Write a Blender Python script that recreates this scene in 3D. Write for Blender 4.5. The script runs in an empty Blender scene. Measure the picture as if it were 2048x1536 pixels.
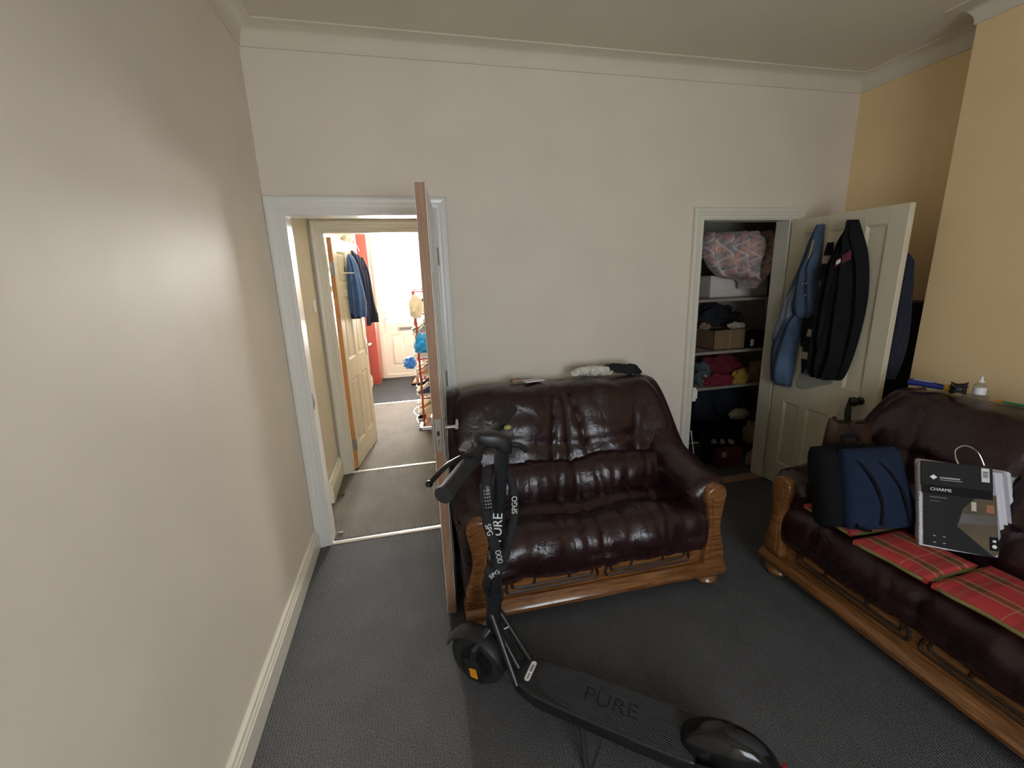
import bpy, bmesh, math, random
from mathutils import Vector, Matrix, noise
random.seed(7)
S = bpy.context.scene
C = S.collection
PI = math.pi

# ------------------------------------------------------------------ camera
FPX = 869.5
CAM_H = 1.6
YAW, PITCH, ROLL = 0.22707465, 0.2396588, -0.03275573
def _rot():
    ca, sa = math.cos(YAW), math.sin(YAW)
    Ry = Matrix(((ca, -sa, 0), (sa, ca, 0), (0, 0, 1)))
    base = Matrix(((1, 0, 0), (0, 0, -1), (0, 1, 0)))
    cb, sb = math.cos(PITCH), math.sin(PITCH)
    Rx = Matrix(((1, 0, 0), (0, cb, -sb), (0, sb, cb)))
    cc, sc = math.cos(ROLL), math.sin(ROLL)
    Rz = Matrix(((cc, -sc, 0), (sc, cc, 0), (0, 0, 1)))
    return Rz @ Rx @ base @ Ry
RM = _rot()
cd = bpy.data.cameras.new('camera')
cam = bpy.data.objects.new('camera', cd); C.objects.link(cam)
cd.sensor_fit = 'HORIZONTAL'; cd.sensor_width = 36.0
cd.lens = 36.0 * FPX / 2048.0
cd.clip_start = 0.02; cd.clip_end = 200
right, down, fwd = RM[0], RM[1], RM[2]
cam.matrix_world = Matrix(((right[0], -down[0], -fwd[0], 0), (right[1], -down[1], -fwd[1], 0),
                           (right[2], -down[2], -fwd[2], CAM_H), (0, 0, 0, 1)))
S.camera = cam

def px(x, y, X=None, Y=None, Z=None):
    """photo pixel -> point on the plane x=X, y=Y or z=Z (a surface the thing touches)"""
    r = RM.transposed() @ Vector(((x - 1024) / FPX, (y - 768) / FPX, 1))
    if X is not None: k = X / r[0]
    elif Y is not None: k = Y / r[1]
    else: k = (Z - CAM_H) / r[2]
    return Vector((r[0] * k, r[1] * k, CAM_H + r[2] * k))

# ------------------------------------------------------------------ world, light, exposure
w = bpy.data.worlds.new('sky'); S.world = w; w.use_nodes = True
wn = w.node_tree.nodes; bg = wn['Background']
bg.inputs[0].default_value = (0.86, 0.93, 1.0, 1); bg.inputs[1].default_value = 5.0

def area(name, loc, rot, sx, sy, power, col, spread=180):
    l = bpy.data.lights.new(name, 'AREA'); l.shape = 'RECTANGLE'; l.size = sx; l.size_y = sy
    l.energy = power; l.color = col; l.spread = math.radians(spread)
    o = bpy.data.objects.new(name, l); C.objects.link(o); o.location = loc; o.rotation_euler = rot
    return o
# daylight entering: the window behind the camera, and the bright front door glazing seen down the hall
area('window_behind_offscreen', (0.80, -1.80, 1.45), (math.radians(90), 0, 0), 1.3, 1.3, 33, (0.84, 0.91, 1.0), 150)
area('front_door_daylight', (-0.03, 10.0, 1.80), (math.radians(-90), 0, 0), 1.7, 2.6, 10500, (1.0, 0.97, 0.93))

vs = S.view_settings
vs.view_transform = 'Standard'; vs.look = 'None'; vs.gamma = 1.0; vs.use_curve_mapping = False
vs.exposure = 0.0

# ------------------------------------------------------------------ materials
MATS = {}
def mat(name, col, rough=0.6, metal=0.0, var=0.0, vscale=8.0, bump=0.0, bscale=60.0, spec=0.5, trans=0.0,
        alpha=1.0, coat=0.0, sheen=0.0, detail=4.0, stretch=None, col2=None):
    if name in MATS: return MATS[name]
    m = bpy.data.materials.new(name); m.use_nodes = True
    nt = m.node_tree; b = nt.nodes['Principled BSDF']
    b.inputs['Base Color'].default_value = (*col, 1); b.inputs['Roughness'].default_value = rough
    b.inputs['Metallic'].default_value = metal; b.inputs['Specular IOR Level'].default_value = spec
    b.inputs['Transmission Weight'].default_value = trans; b.inputs['Alpha'].default_value = alpha
    b.inputs['Coat Weight'].default_value = coat; b.inputs['Sheen Weight'].default_value = sheen
    tc = nt.nodes.new('ShaderNodeTexCoord'); src = tc.outputs['Object']
    if stretch:
        mp = nt.nodes.new('ShaderNodeMapping'); mp.inputs['Scale'].default_value = stretch
        nt.links.new(src, mp.inputs[0]); src = mp.outputs[0]
    if var > 0 or col2:
        n = nt.nodes.new('ShaderNodeTexNoise'); n.inputs['Scale'].default_value = vscale; n.inputs['Detail'].default_value = detail
        nt.links.new(src, n.inputs[0])
        r = nt.nodes.new('ShaderNodeValToRGB')
        r.color_ramp.elements[0].position = 0.3; r.color_ramp.elements[1].position = 0.7
        c2 = col2 or tuple(min(1, c * (1 + var)) for c in col)
        c1 = col if col2 else tuple(c * (1 - var) for c in col)
        r.color_ramp.elements[0].color = (*c1, 1); r.color_ramp.elements[1].color = (*c2, 1)
        nt.links.new(n.outputs[0], r.inputs[0]); nt.links.new(r.outputs[0], b.inputs['Base Color'])
    if bump > 0:
        n2 = nt.nodes.new('ShaderNodeTexNoise'); n2.inputs['Scale'].default_value = bscale; n2.inputs['Detail'].default_value = 3
        nt.links.new(src, n2.inputs[0])
        bp = nt.nodes.new('ShaderNodeBump'); bp.inputs['Strength'].default_value = bump; bp.inputs['Distance'].default_value = 0.01
        nt.links.new(n2.outputs[0], bp.inputs['Height']); nt.links.new(bp.outputs[0], b.inputs['Normal'])
    MATS[name] = m
    return m

def node_chain(m): return m.node_tree, m.node_tree.nodes['Principled BSDF']

def carpet_mat(name, c1, c2, rib=True):
    m = mat(name, c1, 0.95, spec=0.1)
    nt, b = node_chain(m)
    tc = nt.nodes.new('ShaderNodeTexCoord')
    n = nt.nodes.new('ShaderNodeTexNoise'); n.inputs['Scale'].default_value = 260; n.inputs['Detail'].default_value = 2
    nt.links.new(tc.outputs['Object'], n.inputs[0])
    nb = nt.nodes.new('ShaderNodeTexNoise'); nb.inputs['Scale'].default_value = 5; nb.inputs['Detail'].default_value = 5
    nt.links.new(tc.outputs['Object'], nb.inputs[0])
    r = nt.nodes.new('ShaderNodeValToRGB'); r.color_ramp.elements[0].position = 0.35; r.color_ramp.elements[1].position = 0.68
    r.color_ramp.elements[0].color = (*c1, 1); r.color_ramp.elements[1].color = (*c2, 1)
    nt.links.new(n.outputs[0], r.inputs[0])
    mx = nt.nodes.new('ShaderNodeMixRGB'); mx.blend_type = 'MULTIPLY'; mx.inputs[0].default_value = 0.35
    nt.links.new(r.outputs[0], mx.inputs[1]); nt.links.new(nb.outputs[0], mx.inputs[2])
    wv = nt.nodes.new('ShaderNodeTexWave'); wv.bands_direction = 'X'; wv.inputs['Scale'].default_value = 26 if rib else 40
    wv.inputs['Distortion'].default_value = 1.2; wv.inputs['Detail'].default_value = 2; wv.inputs['Detail Scale'].default_value = 6
    nt.links.new(tc.outputs['Object'], wv.inputs[0])
    nt.links.new(mx.outputs[0], b.inputs['Base Color'])
    nr = nt.nodes.new('ShaderNodeTexNoise'); nr.inputs['Scale'].default_value = 330; nr.inputs['Detail'].default_value = 2
    nt.links.new(tc.outputs['Object'], nr.inputs[0])
    ad = nt.nodes.new('ShaderNodeMath'); ad.operation = 'ADD'
    nt.links.new(wv.outputs['Fac'], ad.inputs[0]); nt.links.new(nr.outputs[0], ad.inputs[1])
    bp = nt.nodes.new('ShaderNodeBump'); bp.inputs['Strength'].default_value = 0.75; bp.inputs['Distance'].default_value = 0.006
    nt.links.new(ad.outputs[0], bp.inputs['Height']); nt.links.new(bp.outputs[0], b.inputs['Normal'])
    return m

def wood_mat(name, c1, c2, rough=0.35, axis=(1, 12, 12), coat=0.3, scale=6.0):
    m = mat(name, c1, rough, coat=coat)
    nt, b = node_chain(m)
    tc = nt.nodes.new('ShaderNodeTexCoord'); mp = nt.nodes.new('ShaderNodeMapping'); mp.inputs['Scale'].default_value = axis
    nt.links.new(tc.outputs['Object'], mp.inputs[0])
    n = nt.nodes.new('ShaderNodeTexNoise'); n.inputs['Scale'].default_value = scale; n.inputs['Detail'].default_value = 8; n.inputs['Distortion'].default_value = 1.0
    nt.links.new(mp.outputs[0], n.inputs[0])
    r = nt.nodes.new('ShaderNodeValToRGB'); r.color_ramp.elements[0].position = 0.35; r.color_ramp.elements[1].position = 0.68
    r.color_ramp.elements[0].color = (*c1, 1); r.color_ramp.elements[1].color = (*c2, 1)
    nt.links.new(n.outputs[0], r.inputs[0]); nt.links.new(r.outputs[0], b.inputs['Base Color'])
    return m

def leather_mat():
    m = mat('burgundy_leather', (0.030, 0.009, 0.011), 0.33, spec=0.55)
    nt, b = node_chain(m)
    tc = nt.nodes.new('ShaderNodeTexCoord')
    a = nt.nodes.new('ShaderNodeTexNoise'); a.inputs['Scale'].default_value = 7; a.inputs['Detail'].default_value = 6; a.inputs['Distortion'].default_value = 1.4
    nt.links.new(tc.outputs['Object'], a.inputs[0])
    r = nt.nodes.new('ShaderNodeValToRGB'); r.color_ramp.elements[0].position = 0.3; r.color_ramp.elements[1].position = 0.75
    r.color_ramp.elements[0].color = (0.014, 0.0042, 0.006, 1); r.color_ramp.elements[1].color = (0.028, 0.0085, 0.009, 1)
    nt.links.new(a.outputs[0], r.inputs[0]); nt.links.new(r.outputs[0], b.inputs['Base Color'])
    rr = nt.nodes.new('ShaderNodeMapRange'); rr.inputs[3].default_value = 0.20; rr.inputs[4].default_value = 0.38
    nt.links.new(a.outputs[0], rr.inputs[0]); nt.links.new(rr.outputs[0], b.inputs['Roughness'])
    f = nt.nodes.new('ShaderNodeTexNoise'); f.inputs['Scale'].default_value = 15; f.inputs['Detail'].default_value = 3; f.inputs['Distortion'].default_value = 1.2
    nt.links.new(tc.outputs['Object'], f.inputs[0])
    v = nt.nodes.new('ShaderNodeTexVoronoi'); v.inputs['Scale'].default_value = 240
    nt.links.new(tc.outputs['Object'], v.inputs[0])
    ml = nt.nodes.new('ShaderNodeMath'); ml.operation = 'MULTIPLY_ADD'; ml.inputs[1].default_value = 0.08
    nt.links.new(v.outputs[0], ml.inputs[0]); nt.links.new(f.outputs[0], ml.inputs[2])
    bp = nt.nodes.new('ShaderNodeBump'); bp.inputs['Strength'].default_value = 0.32; bp.inputs['Distance'].default_value = 0.012
    nt.links.new(ml.outputs[0], bp.inputs['Height']); nt.links.new(bp.outputs[0], b.inputs['Normal'])
    return m

def stripes(nt, src, freq, stops, off=0.0):
    """constant ramp over fract(coord*freq+off) -> colour socket"""
    a = nt.nodes.new('ShaderNodeMath'); a.operation = 'MULTIPLY_ADD'; a.inputs[1].default_value = freq; a.inputs[2].default_value = off
    nt.links.new(src, a.inputs[0])
    fr = nt.nodes.new('ShaderNodeMath'); fr.operation = 'FRACT'; nt.links.new(a.outputs[0], fr.inputs[0])
    r = nt.nodes.new('ShaderNodeValToRGB'); r.color_ramp.interpolation = 'CONSTANT'
    els = r.color_ramp.elements
    while len(els) < len(stops): els.new(0.5)
    for e, (p, c) in zip(els, stops): e.position = p; e.color = (*c, 1)
    nt.links.new(fr.outputs[0], r.inputs[0])
    return r.outputs[0]

def tartan_mat():
    m = mat('red_tartan', (0.4, 0.03, 0.03), 0.9, spec=0.2)
    nt, b = node_chain(m)
    tc = nt.nodes.new('ShaderNodeTexCoord'); sp = nt.nodes.new('ShaderNodeSeparateXYZ'); nt.links.new(tc.outputs['Object'], sp.inputs[0])
    red = (0.46, 0.05, 0.055); gr = (0.10, 0.11, 0.05); ye = (0.50, 0.40, 0.18); dk = (0.20, 0.03, 0.03)
    s1 = stripes(nt, sp.outputs[0], 7.5, [(0, red), (0.52, ye), (0.56, gr), (0.66, dk), (0.72, gr), (0.82, ye), (0.86, red)], 0.2)
    s2 = stripes(nt, sp.outputs[1], 6.0, [(0, red), (0.40, dk), (0.52, gr), (0.58, dk), (0.70, red), (0.86, ye), (0.88, red)], 0.1)
    mx = nt.nodes.new('ShaderNodeMixRGB'); mx.inputs[0].default_value = 0.40
    nt.links.new(s1, mx.inputs[1]); nt.links.new(s2, mx.inputs[2]); nt.links.new(mx.outputs[0], b.inputs['Base Color'])
    return m

def brick_sheet_mat():
    """pink and grey patterned cotton with thin white diagonal lines"""
    m = mat('patterned_cotton', (0.7, 0.35, 0.28), 0.85, spec=0.2)
    nt, b = node_chain(m)
    tc = nt.nodes.new('ShaderNodeTexCoord')
    n = nt.nodes.new('ShaderNodeTexNoise'); n.inputs['Scale'].default_value = 24; n.inputs['Detail'].default_value = 3
    nt.links.new(tc.outputs['Object'], n.inputs[0])
    r = nt.nodes.new('ShaderNodeValToRGB'); r.color_ramp.elements[0].position = 0.46; r.color_ramp.elements[1].position = 0.56
    r.color_ramp.elements[0].color = (0.74, 0.44, 0.37, 1); r.color_ramp.elements[1].color = (0.36, 0.36, 0.36, 1)
    nt.links.new(n.outputs[0], r.inputs[0])
    sp = nt.nodes.new('ShaderNodeSeparateXYZ'); nt.links.new(tc.outputs['Object'], sp.inputs[0])
    last = r.outputs[0]
    for kx, kz, fq in ((1.0, 0.75, 9.0), (1.0, -1.1, 7.5)):
        a = nt.nodes.new('ShaderNodeMath'); a.operation = 'MULTIPLY'; a.inputs[1].default_value = kx; nt.links.new(sp.outputs[0], a.inputs[0])
        c = nt.nodes.new('ShaderNodeMath'); c.operation = 'MULTIPLY_ADD'; c.inputs[1].default_value = kz
        nt.links.new(sp.outputs[2], c.inputs[0]); nt.links.new(a.outputs[0], c.inputs[2])
        s = stripes(nt, c.outputs[0], fq, [(0, (0, 0, 0)), (0.9, (1, 1, 1))])
        mx = nt.nodes.new('ShaderNodeMixRGB'); mx.inputs[2].default_value = (0.72, 0.68, 0.66, 1)
        nt.links.new(s, mx.inputs[0]); nt.links.new(last, mx.inputs[1]); last = mx.outputs[0]
    nt.links.new(last, b.inputs['Base Color'])
    return m

def stripe_cloth(name, axis, freq, stops, rough=0.85):
    m = mat(name, stops[0][1], rough, spec=0.2)
    nt, b = node_chain(m)
    tc = nt.nodes.new('ShaderNodeTexCoord'); sp = nt.nodes.new('ShaderNodeSeparateXYZ'); nt.links.new(tc.outputs['Object'], sp.inputs[0])
    nt.links.new(stripes(nt, sp.outputs[axis], freq, stops), b.inputs['Base Color'])
    return m

def glass_mat(name, tint=(1, 1, 1), haze=0.0):
    m = bpy.data.materials.new(name); m.use_nodes = True
    nt = m.node_tree; nt.nodes.clear()
    o = nt.nodes.new('ShaderNodeOutputMaterial'); mx = nt.nodes.new('ShaderNodeMixShader')
    t = nt.nodes.new('ShaderNodeBsdfTransparent'); t.inputs[0].default_value = (*tint, 1)
    g = nt.nodes.new('ShaderNodeBsdfGlossy'); g.inputs['Roughness'].default_value = 0.05
    mx.inputs[0].default_value = 0.06
    nt.links.new(t.outputs[0], mx.inputs[1]); nt.links.new(g.outputs[0], mx.inputs[2])
    last = mx
    if haze:
        m2 = nt.nodes.new('ShaderNodeMixShader'); m2.inputs[0].default_value = haze
        tr = nt.nodes.new('ShaderNodeBsdfTranslucent'); tr.inputs[0].default_value = (0.95, 0.97, 1, 1)
        nt.links.new(mx.outputs[0], m2.inputs[1]); nt.links.new(tr.outputs[0], m2.inputs[2]); last = m2
    nt.links.new(last.outputs[0], o.inputs[0])
    MATS[name] = m
    return m

def wall_mat(name, col, rough=0.55):
    return mat(name, col, rough, var=0.03, vscale=3, bump=0.12, bscale=9, spec=0.3)

WHITE_WALL = wall_mat('white_wall_paint', (0.74, 0.665, 0.565), 0.62)
CREAM_WALL = wall_mat('cream_wall_paint', (0.84, 0.635, 0.35), 0.7)
CEIL = wall_mat('ceiling_paint', (0.70, 0.635, 0.515), 0.8)
GLOSS = mat('cream_gloss_paint', (0.72, 0.69, 0.58), 0.28, bump=0.05, bscale=14)
GLOSSW = mat('white_gloss_paint', (0.74, 0.73, 0.68), 0.28, bump=0.05, bscale=14)
DOORC = mat('cream_door_paint', (0.66, 0.60, 0.45), 0.4, bump=0.06, bscale=20)
HALLW = wall_mat('hall_wall_paint', (0.66, 0.60, 0.48), 0.7)
CARPET = carpet_mat('grey_ribbed_carpet', (0.062, 0.063, 0.066), (0.235, 0.236, 0.240))
CARPET2 = carpet_mat('hall_carpet', (0.105, 0.096, 0.085), (0.300, 0.275, 0.245), rib=True)
LEATHER = leather_mat()
OAK = wood_mat('honey_oak', (0.125, 0.048, 0.014), (0.29, 0.125, 0.040), 0.25, coat=0.35)
OAKD = wood_mat('dark_groove_wood', (0.020, 0.008, 0.003), (0.045, 0.019, 0.006), 0.55, coat=0.0)  # on the mouldings: dark varnish plus groove shadow, put into the colour
PINE = wood_mat('raw_pine', (0.30, 0.165, 0.10), (0.40, 0.245, 0.15), 0.6, axis=(10, 10, 0.8), coat=0.0)
CHROME = mat('chrome', (0.75, 0.75, 0.76), 0.18, 1.0)
STEEL = mat('steel', (0.45, 0.45, 0.46), 0.35, 1.0)
BLACK = mat('black_plastic', (0.012, 0.012, 0.013), 0.42)
BLACKM = mat('black_painted_metal', (0.014, 0.015, 0.017), 0.32)
RUBBER = mat('black_rubber', (0.013, 0.013, 0.013), 0.75, bump=0.3, bscale=180)
WHITEP = mat('white_plastic', (0.80, 0.80, 0.79), 0.4)
UPVC = mat('white_upvc', (0.80, 0.80, 0.78), 0.35)

# ------------------------------------------------------------------ mesh helpers
def cr(pts, n=8, closed=False):
    """Catmull-Rom through points"""
    P = [Vector(p) for p in pts]; out = []; N = len(P)
    segs = N if closed else N - 1
    for i in range(segs):
        if closed: p0, p1, p2, p3 = P[i - 1], P[i], P[(i + 1) % N], P[(i + 2) % N]
        else: p0, p1, p2, p3 = P[max(i - 1, 0)], P[i], P[i + 1], P[min(i + 2, N - 1)]
        for k in range(n):
            t = k / n
            out.append(0.5 * ((2 * p1) + (p2 - p0) * t + (2 * p0 - 5 * p1 + 4 * p2 - p3) * t * t + (3 * p1 - p0 - 3 * p2 + p3) * t ** 3))
    if not closed: out.append(P[-1])
    return out

class MB:
    def __init__(s): s.bm = bmesh.new()
    def face(s, vs):
        try: return s.bm.faces.new(vs)
        except ValueError: return None
    def box(s, x0, x1, y0, y1, z0, z1, bev=0.0, seg=2, M=None):
        b = bmesh.new()
        bmesh.ops.create_cube(b, size=1)
        for v in b.verts: v.co = Vector(((x0 + x1) / 2 + v.co.x * (x1 - x0), (y0 + y1) / 2 + v.co.y * (y1 - y0), (z0 + z1) / 2 + v.co.z * (z1 - z0)))
        if bev > 0: bmesh.ops.bevel(b, geom=b.edges[:], offset=bev, segments=seg, affect='EDGES', profile=0.6)
        s.merge(b, M); return s
    def merge(s, b, M=None):
        if M: b.transform(M)
        me = bpy.data.meshes.new('t'); b.to_mesh(me); b.free(); s.bm.from_mesh(me); bpy.data.meshes.remove(me)
    def loft(s, secs, closed=True, caps=True, loop=False):
        rows = [[s.bm.verts.new(p) for p in sec] for sec in secs]
        n = len(rows[0]); R = len(rows)
        for i in range(R if loop else R - 1):
            a, b = rows[i], rows[(i + 1) % R]
            for j in range(n if closed else n - 1):
                s.face([a[j], a[(j + 1) % n], b[(j + 1) % n], b[j]])
        if caps and not loop and closed:
            s.face(list(reversed(rows[0]))); s.face(rows[-1])
        return s
    def tube(s, pts, r, n=10, caps=True, flat=1.0):
        P = [Vector(p) for p in pts]; N = len(P)
        rad = r if isinstance(r, (list, tuple)) else [r] * N
        T = [(P[min(i + 1, N - 1)] - P[max(i - 1, 0)]).normalized() for i in range(N)]
        up = Vector((0, 0, 1)) if abs(T[0].z) < 0.9 else Vector((1, 0, 0))
        u = T[0].cross(up).normalized(); secs = []
        for i in range(N):
            u = (u - T[i] * u.dot(T[i])).normalized(); v = T[i].cross(u)
            secs.append([P[i] + (u * math.cos(2 * PI * k / n) + v * math.sin(2 * PI * k / n) * flat) * rad[i] for k in range(n)])
        return s.loft(secs, True, caps)
    def lathe(s, prof, n=20, M=None):
        """prof: (radius, z)"""
        b = MB(); secs = [[Vector((r * math.cos(2 * PI * k / n), r * math.sin(2 * PI * k / n), z)) for k in range(n)] for r, z in prof]
        b.loft(secs); s.merge(b.bm, M); return s
    def prism(s, poly, vec, bev=0.0, seg=2):
        """planar polygon (3D points) extruded by vec"""
        b = bmesh.new(); v0 = [b.verts.new(p) for p in poly]; v1 = [b.verts.new(Vector(p) + Vector(vec)) for p in poly]
        n = len(poly)
        for i in range(n): b.faces.new((v0[i], v0[(i + 1) % n], v1[(i + 1) % n], v1[i]))
        f0 = b.faces.new(list(reversed(v0))); f1 = b.faces.new(v1)
        bmesh.ops.recalc_face_normals(b, faces=b.faces[:])
        if bev > 0: bmesh.ops.bevel(b, geom=list(f0.edges) + list(f1.edges), offset=bev, segments=seg, affect='EDGES', profile=0.5)
        s.merge(b); return s
    def pillow(s, w, d, h, n=18, pw=3.0, M=None, fn=None, edge=0.12):
        b = bmesh.new(); top = {}; bot = {}
        for i in range(n + 1):
            for j in range(n + 1):
                u, v = -1 + 2 * i / n, -1 + 2 * j / n
                k = ((1 - abs(u) ** pw) * (1 - abs(v) ** pw)) ** 0.5
                kk = edge + (1 - edge) * k
                pin = 1 - 0.04 * (abs(u) ** 2) * (1 - abs(v) ** 2)
                x, y = u * w / 2 * (1 - 0.03 * (1 - abs(v))), v * d / 2 * (1 - 0.03 * (1 - abs(u)))
                dz = fn(x, y) * k if fn else 0
                top[i, j] = b.verts.new((x, y, h / 2 * kk + dz))
                bot[i, j] = b.verts.new((x, y, -h / 2 * kk))
        for i in range(n):
            for j in range(n):
                b.faces.new((top[i, j], top[i + 1, j], top[i + 1, j + 1], top[i, j + 1]))
                b.faces.new((bot[i, j + 1], bot[i + 1, j + 1], bot[i + 1, j], bot[i, j]))
        for i in range(n):
            b.faces.new((top[i + 1, 0], top[i, 0], bot[i, 0], bot[i + 1, 0])); b.faces.new((top[i, n], top[i + 1, n], bot[i + 1, n], bot[i, n]))
            b.faces.new((top[0, i], top[0, i + 1], bot[0, i + 1], bot[0, i])); b.faces.new((top[n, i + 1], top[n, i], bot[n, i], bot[n, i + 1]))
        s.merge(b, M); return s
    def blob(s, c, r, n=2, amp=0.25, fr=6.0, seed=0, M=None):
        b = bmesh.new(); bmesh.ops.create_icosphere(b, subdivisions=n + 1, radius=1)
        for v in b.verts:
            k = 1 + amp * noise.noise(v.co * fr * 0.4 + Vector((seed, seed * 1.7, 3)))
            v.co = Vector((v.co.x * r[0] * k, v.co.y * r[1] * k, max(v.co.z * r[2] * k, -r[2] * 0.75))) + Vector(c)
        s.merge(b, M); return s
    def drape(s, rows, depth, folds=3, amp=0.012, n=28, seed=0.0, n2=None, back=0.0):
        """rows: (z, a, b[, depthscale]) bottom to top, local x across, local -y towards the viewer"""
        rows = cr([Vector((r[1], r[2], r[0])) for r in rows], 5); secs = []
        R = len(rows)
        for i, q in enumerate(rows):
            a, b_, z = q.x, q.y, q.z
            t = i / (R - 1); env = min(1, 0.45 + 3 * min(t, 1 - t)); ring = []
            for k in range(n):
                u = k / (n - 1); x = a + (b_ - a) * u
                bul = max(0.0, 1 - (2 * u - 1) ** 4) ** 0.5
                f = amp * math.sin(2 * PI * folds * u + seed + 1.5 * math.sin(3 * t + seed)) + amp * 0.8 * noise.noise(Vector((u * 4, t * 5, seed)))
                ring.append(Vector((x, -(depth * bul * env + f * bul) - 0.004, z)))
            for k in range(n):
                u = 1 - k / (n - 1); ring.append(Vector((a + (b_ - a) * u, back, z)))
            secs.append(ring)
        return s.loft(secs)

def build(name, mb, m, parent=None, smooth=True, world=False, angle=40):
    me = bpy.data.meshes.new(name)
    bm = mb.bm if isinstance(mb, MB) else mb
    bmesh.ops.recalc_face_normals(bm, faces=bm.faces[:])
    if smooth:
        th = math.radians(angle)
        for f in bm.faces: f.smooth = True
        for e in bm.edges:
            if len(e.link_faces) == 2 and e.calc_face_angle(0) > th: e.smooth = False
    bm.to_mesh(me); bm.free()
    if isinstance(m, (list, tuple)):
        for q in m: me.materials.append(q)
    else: me.materials.append(m)
    o = bpy.data.objects.new(name, me); C.objects.link(o)
    if parent is not None:
        o.parent = parent
        if world:
            base = parent
            M = Matrix.Identity(4)
            while base is not None:
                M = Matrix.LocRotScale(base.location, base.rotation_euler, base.scale) @ M; base = base.parent
            me.transform(M.inverted())
    return o

def tag(o, label, cat, group=None):
    o['label'] = label; o['category'] = cat
    if group: o['group'] = group
    return o
def thing(name, label, cat, loc=(0, 0, 0), rot=(0, 0, 0), group=None):
    o = bpy.data.objects.new(name, None); C.objects.link(o); o.empty_display_size = 0.05
    o.location = loc; o.rotation_euler = rot
    return tag(o, label, cat, group)
def struct(name, mb, m, parent=None, smooth=False, label=None):
    o = build(name, mb, m, parent, smooth)
    if parent is None: o['kind'] = 'structure'
    if label: o['label'] = label
    return o
def sroot(name, loc=(0, 0, 0), rot=(0, 0, 0), label=None):
    o = bpy.data.objects.new(name, None); C.objects.link(o); o.location = loc; o.rotation_euler = rot
    o['kind'] = 'structure'
    if label: o['label'] = label
    return o
def one(name, mb, m, label, cat, loc=(0, 0, 0), rot=(0, 0, 0), group=None, smooth=True, angle=50):
    o = build(name, mb, m, None, smooth, angle=angle); o.location = loc; o.rotation_euler = rot
    return tag(o, label, cat, group)
def text(name, body, size, m, parent, M, ext=0.0006, align='CENTER', sx=1.0):
    cu = bpy.data.curves.new('txt', 'FONT'); cu.body = body; cu.size = size; cu.extrude = ext
    cu.align_x = align; cu.align_y = 'CENTER'
    o = bpy.data.objects.new('txt', cu); C.objects.link(o)
    dg = bpy.context.evaluated_depsgraph_get()
    me = bpy.data.meshes.new_from_object(o.evaluated_get(dg)); me.name = name
    bpy.data.objects.remove(o); bpy.data.curves.remove(cu)
    me.materials.clear(); me.materials.append(m)
    me.transform(M @ Matrix.Diagonal((sx, 1, 1, 1)))
    t = bpy.data.objects.new(name, me); C.objects.link(t); t.parent = parent
    return t
def frame(o, ex, ey, ez):
    """4x4 from origin and axes"""
    ex, ey, ez = Vector(ex).normalized(), Vector(ey).normalized(), Vector(ez).normalized()
    return Matrix(((ex.x, ey.x, ez.x, o[0]), (ex.y, ey.y, ez.y, o[1]), (ex.z, ey.z, ez.z, o[2]), (0, 0, 0, 1)))

# ================================================================== ROOM SHELL
XL, XA, XC, YB, YC, YF, ZC = -0.68, 3.07, 2.80, 2.645, 1.86, -1.60, 2.81   # left wall, alcove wall, chimney front, back wall, chimney edge, window wall, ceiling
TW = 0.11
# openings in the back wall: hall door and closet
DX0, DX1, DZ = -0.585, 0.165, 1.956
KX0, KX1, KZ = 1.935, 2.625, 1.925

m = MB(); m.box(XL - 0.2, XA + 0.2, YF - 0.2, YB + 0.05, -0.05, 0); struct('floor', m, CARPET)
m = MB(); m.box(XL - 0.2, XA + 0.2, YF - 0.2, YB, ZC, ZC + 0.06); struct('ceiling', m, CEIL)
m = MB(); m.box(XL - 0.12, XL, YF, YB + TW, 0, ZC); struct('wall_left', m, WHITE_WALL)
m = MB()
e_ = 0.010
m.box(XL, DX0 - e_, YB, YB + TW, 0, DZ + e_); m.box(DX1 + e_, KX0 - e_, YB, YB + TW, 0, DZ + e_); m.box(KX1 + e_, XA + 0.12, YB, YB + TW, 0, DZ + e_)
m.box(XL, KX0 - e_, YB, YB + TW, DZ + e_, ZC); m.box(KX1 + e_, XA + 0.12, YB, YB + TW, DZ + e_, ZC); m.box(KX0 - e_, KX1 + e_, YB, YB + TW, KZ + e_, ZC)
struct('wall_back', m, WHITE_WALL)
m = MB(); m.box(XA, XA + 0.12, YC - 0.1, YB, 0, ZC); m.box(XC, XA + 0.12, YF, YC, 0, ZC); struct('wall_right', m, CREAM_WALL)
# window wall behind the camera
WX0, WX1, WZ0, WZ1 = 0.10, 1.50, 0.80, 2.10
m = MB(); m.box(XL - 0.12, WX0, YF - 0.12, YF, 0, ZC); m.box(WX1, XA + 0.12, YF - 0.12, YF, 0, ZC)
m.box(WX0, WX1, YF - 0.12, YF, 0, WZ0); m.box(WX0, WX1, YF - 0.12, YF, WZ1, ZC); struct('wall_front', m, WHITE_WALL)
GL = glass_mat('window_glass'); GLF = glass_mat('frosted_glass', haze=0.25)
win = sroot('window_1', (0, 0, 0))
m = MB()
for a, b in ((WX0, WX0 + 0.06), ((WX0 + WX1) / 2 - 0.03, (WX0 + WX1) / 2 + 0.03), (WX1 - 0.06, WX1)): m.box(a, b, YF - 0.09, YF - 0.03, WZ0, WZ1, 0.005)
for a, b in ((WZ0, WZ0 + 0.06), (WZ1 - 0.06, WZ1)): m.box(WX0, WX1, YF - 0.088, YF - 0.032, a, b, 0.005)
build('window_frame', m, UPVC, win, False)
for a, b in ((WX0 + 0.06, 0.77), (0.83, WX1 - 0.06)):
    m = MB(); m.box(a, b, YF - 0.064, YF - 0.058, WZ0 + 0.06, WZ1 - 0.06); build('pane', m, GL, win, False)
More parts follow.
